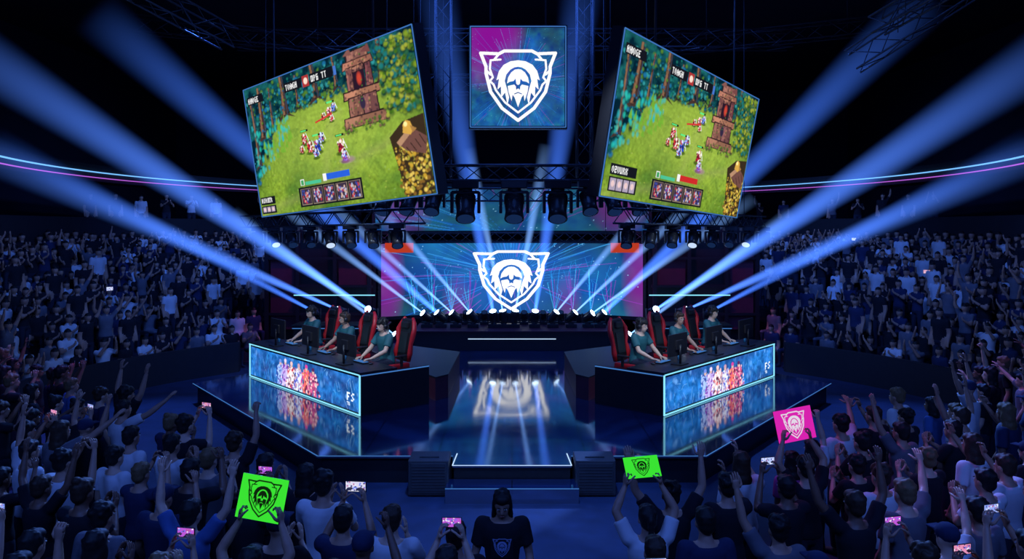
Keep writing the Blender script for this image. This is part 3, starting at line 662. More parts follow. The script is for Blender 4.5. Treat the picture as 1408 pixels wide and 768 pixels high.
def person(x,y,z,face,kind,hair,shirt,skin='skin',hairc='hairk',s=1.0,group='standing crowd by the stage',lib=None,label=None):
    L=(lib or LIB)[kind]
    o=obj('person',L['body'],(x,y,z),face,scale=s); setmat(o,M[skin])
    lab=label or '%s person in a %s shirt %s'%(HN.get(hair,'short-haired'),CN[shirt],PN.get(kind,kind))
    tag(o,lab,'person',group=group)
    c=obj('shirt',L['shirt'],parent=o); setmat(c,M[shirt])
    obj('trousers',L['trousers'],parent=o); obj('shoes',L['shoes'],parent=o)
    hm=L.get('hair') or HAIR[hair]
    hname='cap' if hair=='cap' else 'hair'
    c=obj(hname,hm,parent=o); setmat(c,M['t_navy'] if hair=='cap' else M[hairc])
    return o
M['phoneled']=led('phone_picture',1.0); M['signled']=led('sign_print_glow',0.85)  # sign faces emit their print colours, the glow is put into the print
def phone(p,rz,w=0.16,h=0.078,col=(0.6,0.7,1.0),tilt=0.15,label='smartphone with a glowing screen held up to film'):
    c=Canvas(40,20,col); r=np.random.RandomState(int(abs(p[0]*100))+3)
    for i in range(30): c.ell(r.rand(),r.rand(),0.05,0.1,[(0.02,0.03,0.2),(0.1,0.2,0.9),(0.9,0.9,1),(0.5,0.1,0.3)][r.randint(4)],soft=.6)
    rt=empty('smartphone',p,rz); tag(rt,label,'phone',group='phones in the crowd')
    mb=MB(); mb.box((0,0.004,0),(w,0.008,h),bev=0.003); obj('phone_body',mb.mesh('phone_body',[M['plastic']]),parent=rt)
    g=grid('phone_screen',quadfn((-w*.46,-.0015,h*.44),(w*.46,-.0015,h*.44),(w*.46,-.0015,-h*.44),(-w*.46,-.0015,-h*.44)),c,M['phoneled'],parent=rt)
def sign(p,rz,w,h,bg,fg,tilt,roll,label):
    c=Canvas(140,116,bg); put_emblem(c,0.5,0.5,0.42*h/w if h<w else 0.42,h/w,fg)
    rt=empty('cheer_sign',p); rt.rotation_euler=(tilt,roll,rz); tag(rt,label,'sign',group='crowd signs')
    mb=MB(); mb.box((0,0.006,0),(w,0.008,h),bev=0.002); obj('sign_board',mb.mesh('sign_board',[M['plastic']]),parent=rt)
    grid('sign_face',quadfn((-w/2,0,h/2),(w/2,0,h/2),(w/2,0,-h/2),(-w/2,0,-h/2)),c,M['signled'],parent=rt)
placed=[]
def fg(x,y,kind,hair,shirt,**k):
    placed.append((x,y)); f=rz_of(-x*0.8,17-y)
    return person(x,y,0,f,kind,hair,shirt,**k),f
def hold(x,y,f,local):
    q=Matrix.Rotation(f,3,'Z')@V(local); return (x+q.x,y+q.y,q.z)
G=(0.05,0.90,0.04)
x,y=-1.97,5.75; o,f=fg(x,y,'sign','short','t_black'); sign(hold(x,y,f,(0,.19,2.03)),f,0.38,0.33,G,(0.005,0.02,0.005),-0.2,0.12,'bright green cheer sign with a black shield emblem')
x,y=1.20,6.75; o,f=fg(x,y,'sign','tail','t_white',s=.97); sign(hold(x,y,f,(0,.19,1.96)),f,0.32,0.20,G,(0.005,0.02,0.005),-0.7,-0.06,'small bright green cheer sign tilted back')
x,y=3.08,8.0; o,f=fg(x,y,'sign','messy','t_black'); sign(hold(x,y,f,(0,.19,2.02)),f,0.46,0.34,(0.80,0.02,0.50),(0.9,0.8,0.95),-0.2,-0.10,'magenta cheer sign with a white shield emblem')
x,y=-1.46,6.6; o,f=fg(x,y,'film','short','t_navy'); phone(hold(x,y,f,(0,.345,1.78)),f,0.20,0.10,(0.7,0.7,0.9))
x,y=-1.04,6.6; fg(x,y,'clap','short','t_white',skin='skin3',hairc='hairb')
x,y=-0.46,6.25; fg(x,y,'down','short','t_black')
x,y=1.66,6.55; fg(x,y,'down','short','t_navy')
x,y=2.10,7.45; o,f=fg(x,y,'onehand','messy','t_black'); 
x,y=3.75,7.75; fg(x,y,'down','messy','t_white',hairc='hairb')
x,y=4.72,7.6; fg(x,y,'clap','short','t_white'); x,y=4.15,6.8; fg(x,y,'down','short','t_grey')
x,y=4.8,9.4; fg(x,y,'wave','short','t_grey'); x,y=5.5,9.5; fg(x,y,'clap','short','t_black')
x,y=-3.95,8.85; fg(x,y,'clap','short','t_white'); x,y=-4.6,9.2; fg(x,y,'down','short','t_white'); x,y=-5.45,8.6; fg(x,y,'wave','short','t_white')
x,y=-2.62,8.1; fg(x,y,'clap','short','t_black'); x,y=-2.1,7.75; fg(x,y,'clap','long','t_black')
x,y=-3.3,8.3; fg(x,y,'clap','short','t_grey',skin='skin3',hairc='hairl')
placed.append((-0.09,7.0)); placed.append((.6,6.3)); placed.append((.5,5.6)); placed.append((0.4,7)); 
PF=pose(head=(0,0.04,1.59),pitch=-0.35,elL=(-.25,-.02,1.12),elR=(.25,-.02,1.12),wrL=(-.27,.10,.90),wrR=(.27,.10,.90))
LIBF={'front':dict(body=build_body(PF),shirt=build_shirt(PF,[M['t_black']]),trousers=LIB['down']['trousers'],shoes=LIB['down']['shoes'],hair=build_hair(PF,'long',[M['hairk']]))}
o=person(-0.09,7.05,0,math.pi,'front','long','t_black',lib=LIBF,skin='skin',label='person in a black emblem shirt turned away from the stage')
ce=Canvas(60,60,(0.010,0.011,0.017)); put_emblem(ce,.5,.5,.42,1.0,(0.35,0.40,0.65))
def chestfn(u,v):
    x=(u-.5)*.20; z=1.24+(.5-v)*.20; y=0.148-0.9*x*x-0.05*np.abs(z-1.27); return np.stack([-x,y,z],-1)
M['printled']=bpy.data.materials.new('shirt_print'); M['printled'].use_nodes=True; _nt=M['printled'].node_tree; _a=_nt.nodes.new('ShaderNodeAttribute'); _a.attribute_name='paint'; _nt.links.new(_a.outputs['Color'],_nt.nodes['Principled BSDF'].inputs['Base Color'])
grid('shirt_print',chestfn,ce,M['printled'],parent=o)
kinds=['down']*5+['film']*5+['fist']*3+['wave']*2+['clap']*4+['cheer']*3+['onehand']*3+['point']*3
hairs=['short']*7+['messy']*4+['long']*3+['bun','tail','cap']
shirts=['t_black']*9+['t_navy']*4+['t_white']*4+['t_grey']*3+['t_blue','t_pink']
tries=0; nfg=0
while nfg<140 and tries<25000:
    tries+=1
    s=random.choice((-1,1)); X=random.uniform(0.35,11.5); Y=random.uniform(5.0,16.5)
    if Y>5.9+0.93*X or X>0.70*Y+0.3: continue
    if s>0 and X<1.0 : continue
    if s>0 and X>2.2 and Y>6.6+0.80*X+0.2: continue
    dmin=0.46+0.012*Y
    if any((X*s-a)**2+(Y-b_)**2<dmin*dmin for a,b_ in placed): continue
    if Y<5.6 and random.random()<.3: continue
    kd=random.choice(kinds); 
    if Y<6.4 and kd in('cheer','fist','wave') and random.random()<.6: kd='clap'
    o,f=fg(X*s,Y,kd,random.choice(hairs),random.choice(shirts),skin=random.choice(['skin','skin','skin2','skin3']),hairc=random.choice(['hairk','hairk','hairk','hairb','hairl']),s=random.uniform(.93,1.05))
    nfg+=1
    if kd=='film' and random.random()<.8: phone(hold(X*s,Y,f,tuple(q*o.scale[0] for q in (0,.345,1.775))),f,0.16,0.08,random.choice([(0.5,0.6,1.0),(0.8,0.3,0.5),(0.3,0.4,0.9),(.5,.1,.7)]))
# ------------------------------------------------------------------ far spectators
def lowperson(P,shirt,seated):
    mb=MB(); torso(mb,P,0.02); h=V(P['head']); nk=V(P['neck'])
    mb.sph(h+V((0,-.005,.01)),(.088,.10,.125),10,8); mb.cyl(nk,h,.06,.055)
    for s in 'LR':
        sh=V(P['sh'+s]);el=V(P['el'+s]);wr=V(P['wr'+s]); mb.cap(sh,el,.07,.052,8); mb.cap(el,wr,.05,.035,8); mb.sph(wr+V(P['hd'+s]).normalized()*.06,(.035,.03,.06),8,6)
        hp=V(P['hip'+s]);kn=V(P['knee'+s]);an=V(P['ank'+s]); mb.cap(hp,kn,.10,.07,8); mb.cap(kn,an,.065,.045,8); mb.cap(an+V((0,0,-.04)),an+V((0,.15,-.04)),.045,.04,8)
    me=remesh(mb,0.034,'spectator',[M['skin'],M[shirt],M['jeans'],M['hairk']],1)
    pz=V(P['pel']).z; nz=nk.z
    for f in me.polygons:
        c=f.center; mi=0
        dsh=min((c-V(P['shL'])).length,(c-V(P['shR'])).length)
        if c.z<pz+0.0 : mi=2
        elif c.z<nz-0.01 and abs(c.x)<.19 : mi=1
        elif dsh<0.17: mi=1
        if (c-h).length<.16 and (c.z>h.z+.045 or c.y<h.y-.03) and c.z>nz+.05: mi=3
        dw=min((c-V(P['wrL'])).length,(c-V(P['wrR'])).length,)
        if dw<.17: mi=0
        f.material_index=mi
    return me
def seatpose(P,dz=0.47):
    Q=dict(P)
    for k in ('pel','neck','head','shL','shR','elL','elR','wrL','wrR'):
        v=V(P[k]); Q[k]=(v.x,v.y-0.1,v.z-dz)
    for s,q in(('L',-1),('R',1)):
        Q['hip'+s]=(q*.09,-.1,.47); Q['knee'+s]=(q*.12,.30,.50); Q['ank'+s]=(q*.12,.28,.09)
    return Q
LOW=[];CHE=[]
for k in ('down','clap','film','fist','wave','cheer'):
    for sh in ('t_black','t_navy','t_white','t_black') if k in('down','clap') else ('t_black','t_grey'):
        (LOW if k in('down','clap') else CHE).append((lowperson(POSES[k],sh,0),PN[k],CN[sh]))
SEAT=[]
for k in('down','clap','film'):
    for sh in ('t_black','t_navy','t_grey','t_black','t_black','t_white'):
        SEAT.append((lowperson(seatpose(POSES[k]),sh,1),'sitting',CN[sh]))
cand=[]
for side in(-1,1):
    for i in range(0,NR):
        th=math.radians(-22)
        while th<math.radians(66):
            x,y=row(i+0.05,th); x2,y2=row(i+0.05,th+0.01); ds=math.hypot(x2-x,y2-y)/0.01
            th+=random.uniform(.50,.72)/ds
            if x/y>0.70 or x/y<0.325: continue
            if random.random()<0.05: continue
            cand.append((math.hypot(x,y),side*x,y,RISE*i,i))
    for th in np.arange(0.05,1.12,0.085):
        if random.random()<.3: continue
        x,y=(15+.45)*math.cos(th),27+(18+.45)*math.sin(th)
        if x/y<0.69: cand.append((0 if random.random()<.8 else 5,side*x,y,3.75,99))
cand.sort(key=lambda q:q[0])
NIND=150
def place_far(q):
    d,x,y,z,i=q
    u=random.random()
    if i==99: me=random.choice(LOW+CHE)
    elif i==0: me=random.choice(SEAT)
    elif i>=9: me=random.choice(SEAT)
    else: me=random.choice(SEAT if u<.66 else LOW if u<.92 else CHE)
    return me,(x,y,z),rz_of(-x,16-y)+random.uniform(-.3,.3),random.uniform(.92,1.06)
for q in cand[:NIND]:
    (me,pn,cn),p,r_,s=place_far(q)
    o=obj('person',me,p,r_,scale=s); tag(o,'spectator in a %s shirt %s %s'%(cn,pn,'on the balcony' if q[4]==99 else 'in the grandstand'),'person',group='grandstand spectators')
VV=[];FF=[];MI=[];off=0
cache={}
for q in cand[NIND:]:
    (me,pn,cn),p,r_,s=place_far(q)
    if me.name not in cache:
        co=np.empty(len(me.vertices)*3); me.vertices.foreach_get('co',co)
        cache[me.name]=(co.reshape(-1,3),[tuple(f.vertices) for f in me.polygons],[f.material_index for f in me.polygons],me.materials[1].name)
    co,fs,mi,sm=cache[me.name]
    c,s_=math.cos(r_),math.sin(r_); Rm=np.array([[c,-s_,0],[s_,c,0],[0,0,1]])
    VV.append(co@Rm.T*s+np.array(p)); FF+= [tuple(a+off for a in f) for f in fs]
    names=['black_cotton','navy_cotton','white_cotton','grey_cotton','blue_cotton']; k=3+names.index(sm)
    MI+=[(0 if a==0 else 1 if a==2 else 2 if a==3 else k) for a in mi]; off+=len(co)
if VV:
    me=bpy.data.meshes.new('distant_crowd'); me.from_pydata(np.concatenate(VV).tolist(),[],FF); me.polygons.foreach_set('material_index',MI); me.polygons.foreach_set('use_smooth',[True]*len(FF)); me.update()
    for m in (M['skin'],M['jeans'],M['hairk'],M['t_black'],M['t_navy'],M['t_white'],M['t_grey'],M['t_blue']): me.materials.append(m)
    o=obj('distant_crowd',me); tag(o,'dense distant spectators filling the upper grandstand rows','crowd',kind='stuff')
print('CROWD',nfg,len(cand))
for (x,y,z) in [(-11.8,22.4,2.3),(-14.2,31.5,3.1),(12.6,23.2,2.75),(12.9,22.2,2.2),(-12.6,21.7,2.0),(13.9,31,3.6)]:
    phone((x,y,z),rz_of(-x,16-y)+math.pi,0.22,0.12,random.choice([(0.9,0.5,0.7),(0.6,0.7,1)]),label='glowing smartphone raised in the grandstand')
# ------------------------------------------------------------------ players
def seated(yaw,pitch,dx):
    return pose(pel=(0,0,.50),neck=(0,.07,1.00),head=(0,.115,1.145),yaw=yaw,pitch=pitch,
      hipL=(-.09,.02,.48),kneeL=(-.13,.40,.45),ankL=(-.13,.36,.09),hipR=(.09,.02,.48),kneeR=(.13,.40,.45),ankR=(.13,.36,.09),
      shL=(-.18,.06,.95),shR=(.18,.06,.95),elL=(-.25,.20,.72),elR=(.25,.20,.72),wrL=(-.14,.42,.60),wrR=(.16+dx,.43,.60),hdL=(.2,1,-.05),hdR=(-.1,1,-.05),nL=(0,-.05,-1),nR=(0,-.05,-1),curl=.5)
SP=[seated(0.15,-.12,0),seated(-.3,-.10,.04),seated(.05,-.16,.02)]
PLIB={}
for i,P in enumerate(SP):
    PLIB['p%d'%i]=dict(body=build_body(P),shirt=build_shirt(P,[M['t_teal']]),trousers=build_trousers(P,[M['jeans']]),shoes=build_shoes(P,[M['shoe']]),hair=build_hair(P,['messy','short','messy'][i],[M['hairk']]))
    mb=MB(); h=V(P['head']);R=hrot(P)
    pts=[h+R@V((.098*math.cos(a),-.01,.02+.115*math.sin(a))) for a in [math.pi*k/12 for k in range(13)]]
    mb.loft(pts,[.012]*13,seg=8)
    for s in(-1,1): mb.loft([h+R@V((s*.078,-.01,-.005)),h+R@V((s*.112,-.01,-.005))],[.040,.036],hint=V((0,0,1)),seg=12)
    mb.loft([h+R@V((-.10,.0,-.03)),h+R@V((-.085,.07,-.07)),h+R@V((-.03,.11,-.075))],[.005,.005,.009],seg=6)
    PLIB['p%d'%i]['headset']=mb.mesh('headset',[M['plastic']])
def monitor():
    P={}
    mb=MB(); mb.box((0,0,.33),(.62,.03,.37),bev=.008); mb.box((0,-.03,.33),(.22,.04,.16),bev=.01); P['casing']=(mb,[M['plastic']])
    mb=MB(); mb.box((0,.0165,.335),(.59,.003,.33)); P['display']=(mb,[M['monitor']])
    mb=MB(); mb.cyl((0,-.05,.0),(0,-.05,.33),.02); mb.box((0,-.04,.008),(.26,.2,.016),bev=.005); P['stand']=(mb,[M['black']])
    return {k:v[0].mesh(k,v[1]) for k,v in P.items()}
MON=monitor()
mb=MB(); mb.box((0,0,.014),(.42,.14,.022),bev=.005)
for i in range(5):
    for j in range(14): mb.box((-.19+.0292*j,-.052+.026*i,.028),(.024,.021,.008),mi=1)
KB=mb.mesh('keyboard',[M['plastic'],M['cyandim']])
mb=MB(); mb.sph((0,0,.016),(.03,.055,.02),12,8); mb.box((0,.02,.034),(.006,.018,.006)); MO=mb.mesh('mouse',[M['plastic']])
mb=MB(); mb.cyl((0,0,0),(0,0,.19),.033); mb.cyl((0,0,.19),(0,0,.23),.033,.014); mb.cyl((0,0,.23),(0,0,.25),.016); BO=mb.mesh('bottle',[mat('bottle_blue',(.05,.25,.5),.2)])
pi=0
for side in(-1,1):
    fx,fy=(-EY.x if side<0 else EY.x),-EY.y; face=rz_of(fx,fy)
    for k,s in enumerate((0.95,2.55,4.2)):
        x,y=D(side,s,1.20); i=pi%3; pi+=1; L=PLIB['p%d'%i]
        o=person(x,y,PLZ,face,'p%d'%i,'messy' if i!=1 else 'short','t_teal',lib=PLIB,skin=['skin3','skin','skin3'][i],hairc=['hairk','hairb','hairk'][i],group='seated players',label='player in a teal jersey and headset seated at the desk',s=1.17)
        obj('headset',L['headset'],parent=o)
        x,y=D(side,s-.05,1.29)
        c=empty('gaming_chair',(x,y,PLZ),face,1.14); tag(c,'black and red racing-style gaming chair on the platform','chair',group='gaming chairs')
        for nm,me in CH: obj(nm,me,parent=c)
        x,y=D(side,s+0.05,0.25); m_=empty('monitor',(x,y,1.30),face+math.pi,1.22); tag(m_,'slim black gaming monitor seen from behind on the desk','monitor',group='desk monitors')
        for nm,me in MON.items(): obj(nm,me,parent=m_)
        x,y=D(side,s,0.56); o=obj('keyboard',KB,(x,y,1.302),face); tag(o,'black backlit keyboard on the desk','keyboard',group='keyboards')
        x,y=D(side,s-0.34*(1),0.6); o=obj('mouse',MO,(x,y,1.302),face); tag(o,'black computer mouse on the desk','mouse',group='mice')
        x,y=D(side,s+0.55,0.5); o=obj('bottle',BO,(x,y,1.301)); tag(o,'blue drinks bottle on the desk','bottle',group='bottles')
# ------------------------------------------------------------------ hanging screens
M['gameled']=led('game_picture',1.25); M['topled']=led('top_screen_picture',1.15); M['wallled']=led('wall_screen_picture',1.3); M['upled']=led('upper_screen_picture',0.8)
def hung(name,TL,TR,BR,BL,canvas,m,label,strip=M['cyan'],cables=True):
    TL,TR,BR,BL=[V(p) for p in(TL,TR,BR,BL)]
    n=(TR-TL).cross(BL-TL).normalized()
    if n.y>0: n=-n
    c=(TL+TR+BR+BL)/4
    r=empty(name,c); tag(r,label,'screen')
    grid('display',quadfn(TL+n*.012,TR+n*.012,BR+n*.012,BL+n*.012),canvas,m,loc=tuple(c),parent=r)
    def gr(p,k): return c+(p-c)+((p-c).normalized()*k)
    mb=MB(); f=[gr(p,.09) for p in(TL,TR,BR,BL)]; mb.hexa([p for p in f]+[p-n*.22 for p in f]); wpart('screen_casing',mb,[M['black']],r)
    mb=MB()
    for a,b_ in ((TL,TR),(TR,BR),(BR,BL),(BL,TL)): mb.cyl(gr(a,.04)+n*.012,gr(b_,.04)+n*.012,.012,seg=6)
    wpart('light_strip',mb,[strip],r)
    if cables:
        for p in (TL.lerp(TR,.2),TL.lerp(TR,.8)):
            mb=MB(); mb.cyl(p-n*.1,V((p.x,p.y+.1,12.98)),.02,seg=6); wpart('hanging_cable',mb,[M['steel']],r)
    return r
hung('hanging_screen',(-6.66,19,7.50),(-1.881,14.21,7.87),(-1.406,14.2,4.759),(-6.19,19,4.386),game(0),M['gameled'],'large tilted hanging screen showing a green forest battle game',M['cyandim'])
hung('hanging_screen',(1.951,13.13,7.526),(5.953,18.49,7.197),(5.573,19,4.367),(1.571,13.64,4.696),game(1),M['gameled'],'large tilted hanging screen showing the game with scoreboards',M['cyandim'])
ct=starburst(300,310,.5,.55,1.04,[(0.15,.12,.40,.55,1),(.3,.05,.3,.3,.9)],21,1.9,110)
ct.ell(.62,.55,.5,.5,(0.03,0.12,0.55),soft=1.6,k=.5); put_emblem(ct,.5,.58,.41,1.04,ys=1.08)
hung('hanging_screen',(-.90,17,8.55),(1.17,17,8.55),(1.17,17,6.37),(-.90,17,6.37),ct,M['topled'],'square hanging screen with a white shield emblem',M['cyandim'])
def arc(xw,ybow,yc,z0,z1):
    def f(u,v):
        x=(u-.5)*2*xw; return np.stack([x,yc-ybow*(x/xw)**2,z1+(z0-z1)*v],-1)
    return f
cw=starburst(760,220,.5,.45,.30,[(.02,.5,.07,.8,.7),(.99,.5,.07,.8,.7),(.28,.8,.06,.4,.4),(.72,.8,.06,.4,.4)],31,1.5,90)
cw.ell(.5,.5,.26,.75,(0.03,0.20,0.9),soft=1.6,k=.6)
rr_=np.random.RandomState(4)
for k in range(40):
    a=math.pi*(k+.5)/40; cw.line((.5+.05*math.cos(a),.55-.05*math.sin(a)/.3),(.5+.33*math.cos(a),.55-.33*math.sin(a)/.3),.0007,(.05,.35,1.0),.45)
for s in(-1,1):
    cw.ell(.5+s*.30,.45,.16,.5,(0.01,0.10,0.5),soft=1.4,k=.6)
    for j in range(4):
        x=.5+s*(.17+.07*j)
        for k in range(8):
            x2=x+(rr_.rand()-.5)*.06; y2=.35+.4*rr_.rand(); cw.line((x,.98),(x2,y2),.0012,[(.02,.30,.9),(.20,.04,.45),(.05,.5,.9)][rr_.randint(3)],.6); cw.line((x2,y2),(x2+(rr_.rand()-.5)*.05,y2-.2*rr_.rand()),.0008,(.02,.3,.8),.5)
put_emblem(cw,.497,.52,.150,.30,ys=1.18)
def wall(name,fn,c,m,label,x1,yb,yc,z0,z1,legs=True):
    r=empty(name,(0,yc,z0)); tag(r,label,'screen')
    grid('display',fn,c,m,loc=(0,yc,z0),parent=r)
    mb=MB(); N=24
    for i in range(N):
        xa=-x1-.1+(2*x1+.2)*i/N; xb=-x1-.1+(2*x1+.2)*(i+1)/N
        ya=yc-yb*(xa/x1)**2+.03; yb_=yc-yb*(xb/x1)**2+.03
        P=[(xa,ya),(xb,yb_),(xb,yb_+.2),(xa,ya+.2)]; mb.hexa([(*q,z0-.12) for q in P]+[(*q,z1+.12) for q in P])
    wpart('screen_casing',mb,[M['black']],r)
    for s in(-1,1):
        mb=MB(); 
        if legs: mb.box((s*x1*.8,yc+.3,(z0+.45)/2+.2),(.2,.2,z0-.45+.4)); wpart('support_post',mb,[M['black']],r)
        else: mb.cyl((s*x1*.6,yc-.1,z1+.1),(s*x1*.6,yc-.1,12.98),.03,seg=6); wpart('hanging_cable',mb,[M['steel']],r)
wall('curved_video_wall',arc(4.3,1.2,26.3,1.15,3.55),cw,M['wallled'],'wide curved blue video wall with a white shield emblem',4.3,1.2,26.3,1.15,3.55)
cu=starburst(300,70,.5,1.2,.18,[(.1,.3,.12,.9,.7),(.9,.3,.12,.9,.7)],41,2.2)
wall('upper_video_band',arc(4.4,1.4,26.0,3.98,5.45),cu,M['upled'],'curved upper video band with dim purple and blue streaks',4.4,1.4,26.0,3.98,5.45,False)
for s in(-1,1):
    r=empty('scenic_tower',(s*6.8,24.6,ZP)); tag(r,'dark stage tower with maroon panels and thin lit shelf','stage tower',group='scenic towers')
    mb=MB()
    for x in(4.6,5.7,6.9,7.9): mb.box((s*x,24.6,2.3),(.12,.12,3.7))
    for z in(1.3,2.2,3.1,4.1): mb.box((s*6.25,24.6,z),(3.5,.1,.08))
    mb.box((s*6.25,24.95,2.3),(3.6,.1,3.7)); wpart('tower_frame',mb,[M['black']],r)
    mb=MB(); mb.box((s*7.4,24.7,2.0),(.8,.05,2.4)); wpart('tower_panel',mb,[M['maroon']],r)
    mb=MB(); mb.box((s*5.15,24.7,2.6),(.9,.05,.8)); wpart('tower_panel',mb,[M['maroon']],r)
    mb=MB(); mb.box((s*5.7,24.5,1.92),(2.6,.03,.03)); wpart('light_strip',mb,[M['cyan']],r)
    mb=MB(); mb.box((s*3.6,24.3,3.45),(.8,.06,.24),bev=.01); mb.box((s*3.6,24.36,3.45),(.9,.06,.32)); o=wpart('red_sign_box',mb,[M['redglow']],r)
    o['label']='small glowing red panel'
    r=empty('side_counter',(s*4.9,21.8,ZP)); tag(r,'low black counter with shelf lamps beside the podium','counter',group='side counters')
    mb=MB(); mb.box((s*4.9,22,ZP+.42),(2.6,.8,.84),bev=.02); mb.box((s*4.9,22,ZP+.86),(2.7,.9,.05),bev=.01); wpart('counter_body',mb,[M['black']],r)
    mb=MB(); mb.box((s*4.9,21.54,ZP+.80),(2.6,.02,.02)); wpart('light_strip',mb,[M['cyandim']],r)
# ------------------------------------------------------------------ trusses
def truss(p0,p1,w=.32,label='steel lattice lighting truss hanging from the ceiling'):
    p0=V(p0);p1=V(p1); d=(p1-p0); L=d.length; d.normalize()
    h=V((0,0,1)) if abs(d.z)<.9 else V((1,0,0)); x=d.cross(h).normalized(); y=x.cross(d)
    mb=MB(); cs=[x*w/2*a+y*w/2*b_ for a,b_ in((-1,-1),(1,-1),(1,1),(-1,1))]
    for c in cs: mb.cyl(p0+c,p1+c,.024,seg=6)
    n=max(2,int(L/(w*1.2)))
    for i in range(n):
        for k in range(4):
            a=cs[k];b_=cs[(k+1)%4]
            q0=p0+d*L*i/n;q1=p0+d*L*(i+1)/n
            mb.cyl(q0+(a if i%2 else b_),q1+(b_ if i%2 else a),.012,seg=5)
    c=(p0+p1)/2; 
    for t in(.15,.85):
        p=p0.lerp(p1,t); mb.cyl(p,(p.x,p.y,12.98),.01,seg=5)
    me=mb.mesh('lighting_truss',[M['steel']]); me.transform(Matrix.Translation(-c)); o=obj('lighting_truss',me,c); tag(o,label,'truss',group='lighting trusses'); return o
truss((-3.2,17.4,5.35),(3.2,17.4,5.35),.34)
truss((-3.6,21,5.0),(3.6,21,5.0),.34)
truss((-7.2,20.6,4.25),(-1.9,15.7,4.35),.30); truss((6.8,20.9,4.25),(2.2,15.6,4.35),.30)
truss((-12,12,11.2),(-7.2,19.5,8.9),.5); truss((7.4,15.5,8.2),(9.0,11,9.2),.35); truss((7.8,17.5,7.9),(13,14,11.5),.5)
truss((-8,22,9.5),(8,22,9.5),.5); truss((-3.4,22,8.2),(3.4,22,8.2),.5); truss((-1.8,20,5.4),(-1.8,20,10.5),.4); truss((1.9,20,5.4),(1.9,20,10.5),.4)
truss((-4.2,24.0,3.78),(4.2,24.0,3.78),.3)
truss((-12,24,10.5),(-4,28,10.5),.5); truss((12,24,10.5),(4,28,10.5),.5)
# ------------------------------------------------------------------ moving heads and beams
def beammat(name,col,S,fade=1.0,k=0.10,pw=1.15,step=.35):  # lit haze is put in as volume emission, fading along the cone
    m=bpy.data.materials.new(name); m.use_nodes=True; nt=m.node_tree; nt.nodes.clear()
    N=nt.nodes.new; Lk=nt.links.new
    tc=N('ShaderNodeTexCoord'); sp=N('ShaderNodeSeparateXYZ'); Lk(tc.outputs['Object'],sp.inputs[0])
    def ma(op,a,b_=None,clamp=False):
        n=N('ShaderNodeMath'); n.operation=op; n.use_clamp=clamp
        for i,v in enumerate((a,b_)):
            if v is None: continue
            if isinstance(v,(int,float)): n.inputs[i].default_value=v
            else: Lk(v,n.inputs[i])
        return n.outputs[0]
    z=sp.outputs[2]; r2=ma('ADD',ma('MULTIPLY',sp.outputs[0],sp.outputs[0]),ma('MULTIPLY',sp.outputs[1],sp.outputs[1]))
    rad=ma('ADD',ma('MULTIPLY',z,1-k),k); q=ma('DIVIDE',r2,ma('MULTIPLY',rad,rad))
    prof=ma('SUBTRACT',1.0,q,True); prof=ma('POWER',prof,1.5)
    g=ma('POWER',ma('ADD',z,0.06),-pw); fd=ma('POWER',ma('SUBTRACT',1.0,z,True),fade)
    e=ma('MULTIPLY',ma('MULTIPLY',prof,g),ma('MULTIPLY',fd,S))
    em=N('ShaderNodeEmission'); em.inputs[0].default_value=(*col,1); Lk(e,em.inputs[1])
    o=N('ShaderNodeOutputMaterial'); Lk(em.outputs[0],o.inputs['Volume'])
    try: m.cycles.volume_step_rate=step
    except Exception: pass
    return m
BM={'a':beammat('blue_haze_beam',(0.20,0.42,1.0),2.8,.6,pw=1.3),'b':beammat('broad_blue_haze_beam',(0.06,0.20,1.0),0.9,.8,pw=1.3),'c':beammat('wide_blue_haze_beam',(0.08,0.23,1.0),1.5,.75,k=.07,pw=1.35)}
BMESH={}
for k in BM:
    mb=MB(); n=24; kk=.07 if k=='c' else .10
    mb.loft([(0,0,0),(0,0,1)],[kk,1.0],seg=n); me=mb.mesh('light_beam',[BM[k]]); BMESH[k]=me
def mh_parts():
    P={}
    mb=MB(); mb.box((0,0,.055),(.34,.26,.11),bev=.015); mb.cyl((0,0,.11),(0,0,.14),.09,seg=16); P['base']=mb.mesh('base',[M['black']])
    mb=MB(); mb.box((0,0,.155),(.36,.10,.04),bev=.01)
    for s in(-1,1): mb.box((s*.175,0,.29),(.04,.12,.28),bev=.012)
    P['yoke']=mb.mesh('yoke',[M['black']])
    for nm,l in(('on','lens'),('off','lensoff'),('mid','lensmid')):
        mb=MB(); mb.loft([(0,0,-.20),(0,0,-.16),(0,0,-.05),(0,0,.08),(0,0,.19)],[.07,.11,.13,.115,.13],seg=16)
        for k in range(4): mb.loft([(0,0,-.15+.03*k),(0,0,-.14+.03*k)],[.135,.135],seg=16)
        P['head_'+nm]=mb.mesh('lamp_head',[M['plastic']])
        mb=MB(); mb.cyl((0,0,.185),(0,0,.197),.105,seg=16); P['lens_'+nm]=mb.mesh('lens',[M[l]])
    return P
MH=mh_parts()
def moving(p,target,sc_=1.0,hang=False,on='on',beam=None,R=.3,L=None,rz=0,grp='floor beam lamps'):
    r=empty('moving_head_lamp',p,rz,sc_)
    if hang: r.rotation_euler=(math.pi,0,rz)
    tag(r,'black moving-head stage lamp '+('hanging from a truss' if hang else ('shining a blue beam upward' if beam else 'standing on the podium')),'stage lamp',group=grp)
    obj('base',MH['base'],parent=r); obj('yoke',MH['yoke'],parent=r)
    hp=V(p)+V((0,0,(-.34 if hang else .34)*sc_))
    d=(V(target)-hp); LL=d.length; q=d.to_track_quat('Z','Y')
    if hang: q=Quaternion((1,0,0),math.pi).inverted()@q
    h=obj('lamp_head',MH['head_'+on],(0,0,.34),parent=r,rot=q)
    obj('lens',MH['lens_'+on],parent=h)
    if beam:
        obj('light_beam',BMESH[beam],(0,0,.20),parent=h,scale=(R/sc_,R/sc_,(L or LL)/sc_))
    return r
zt=1.035
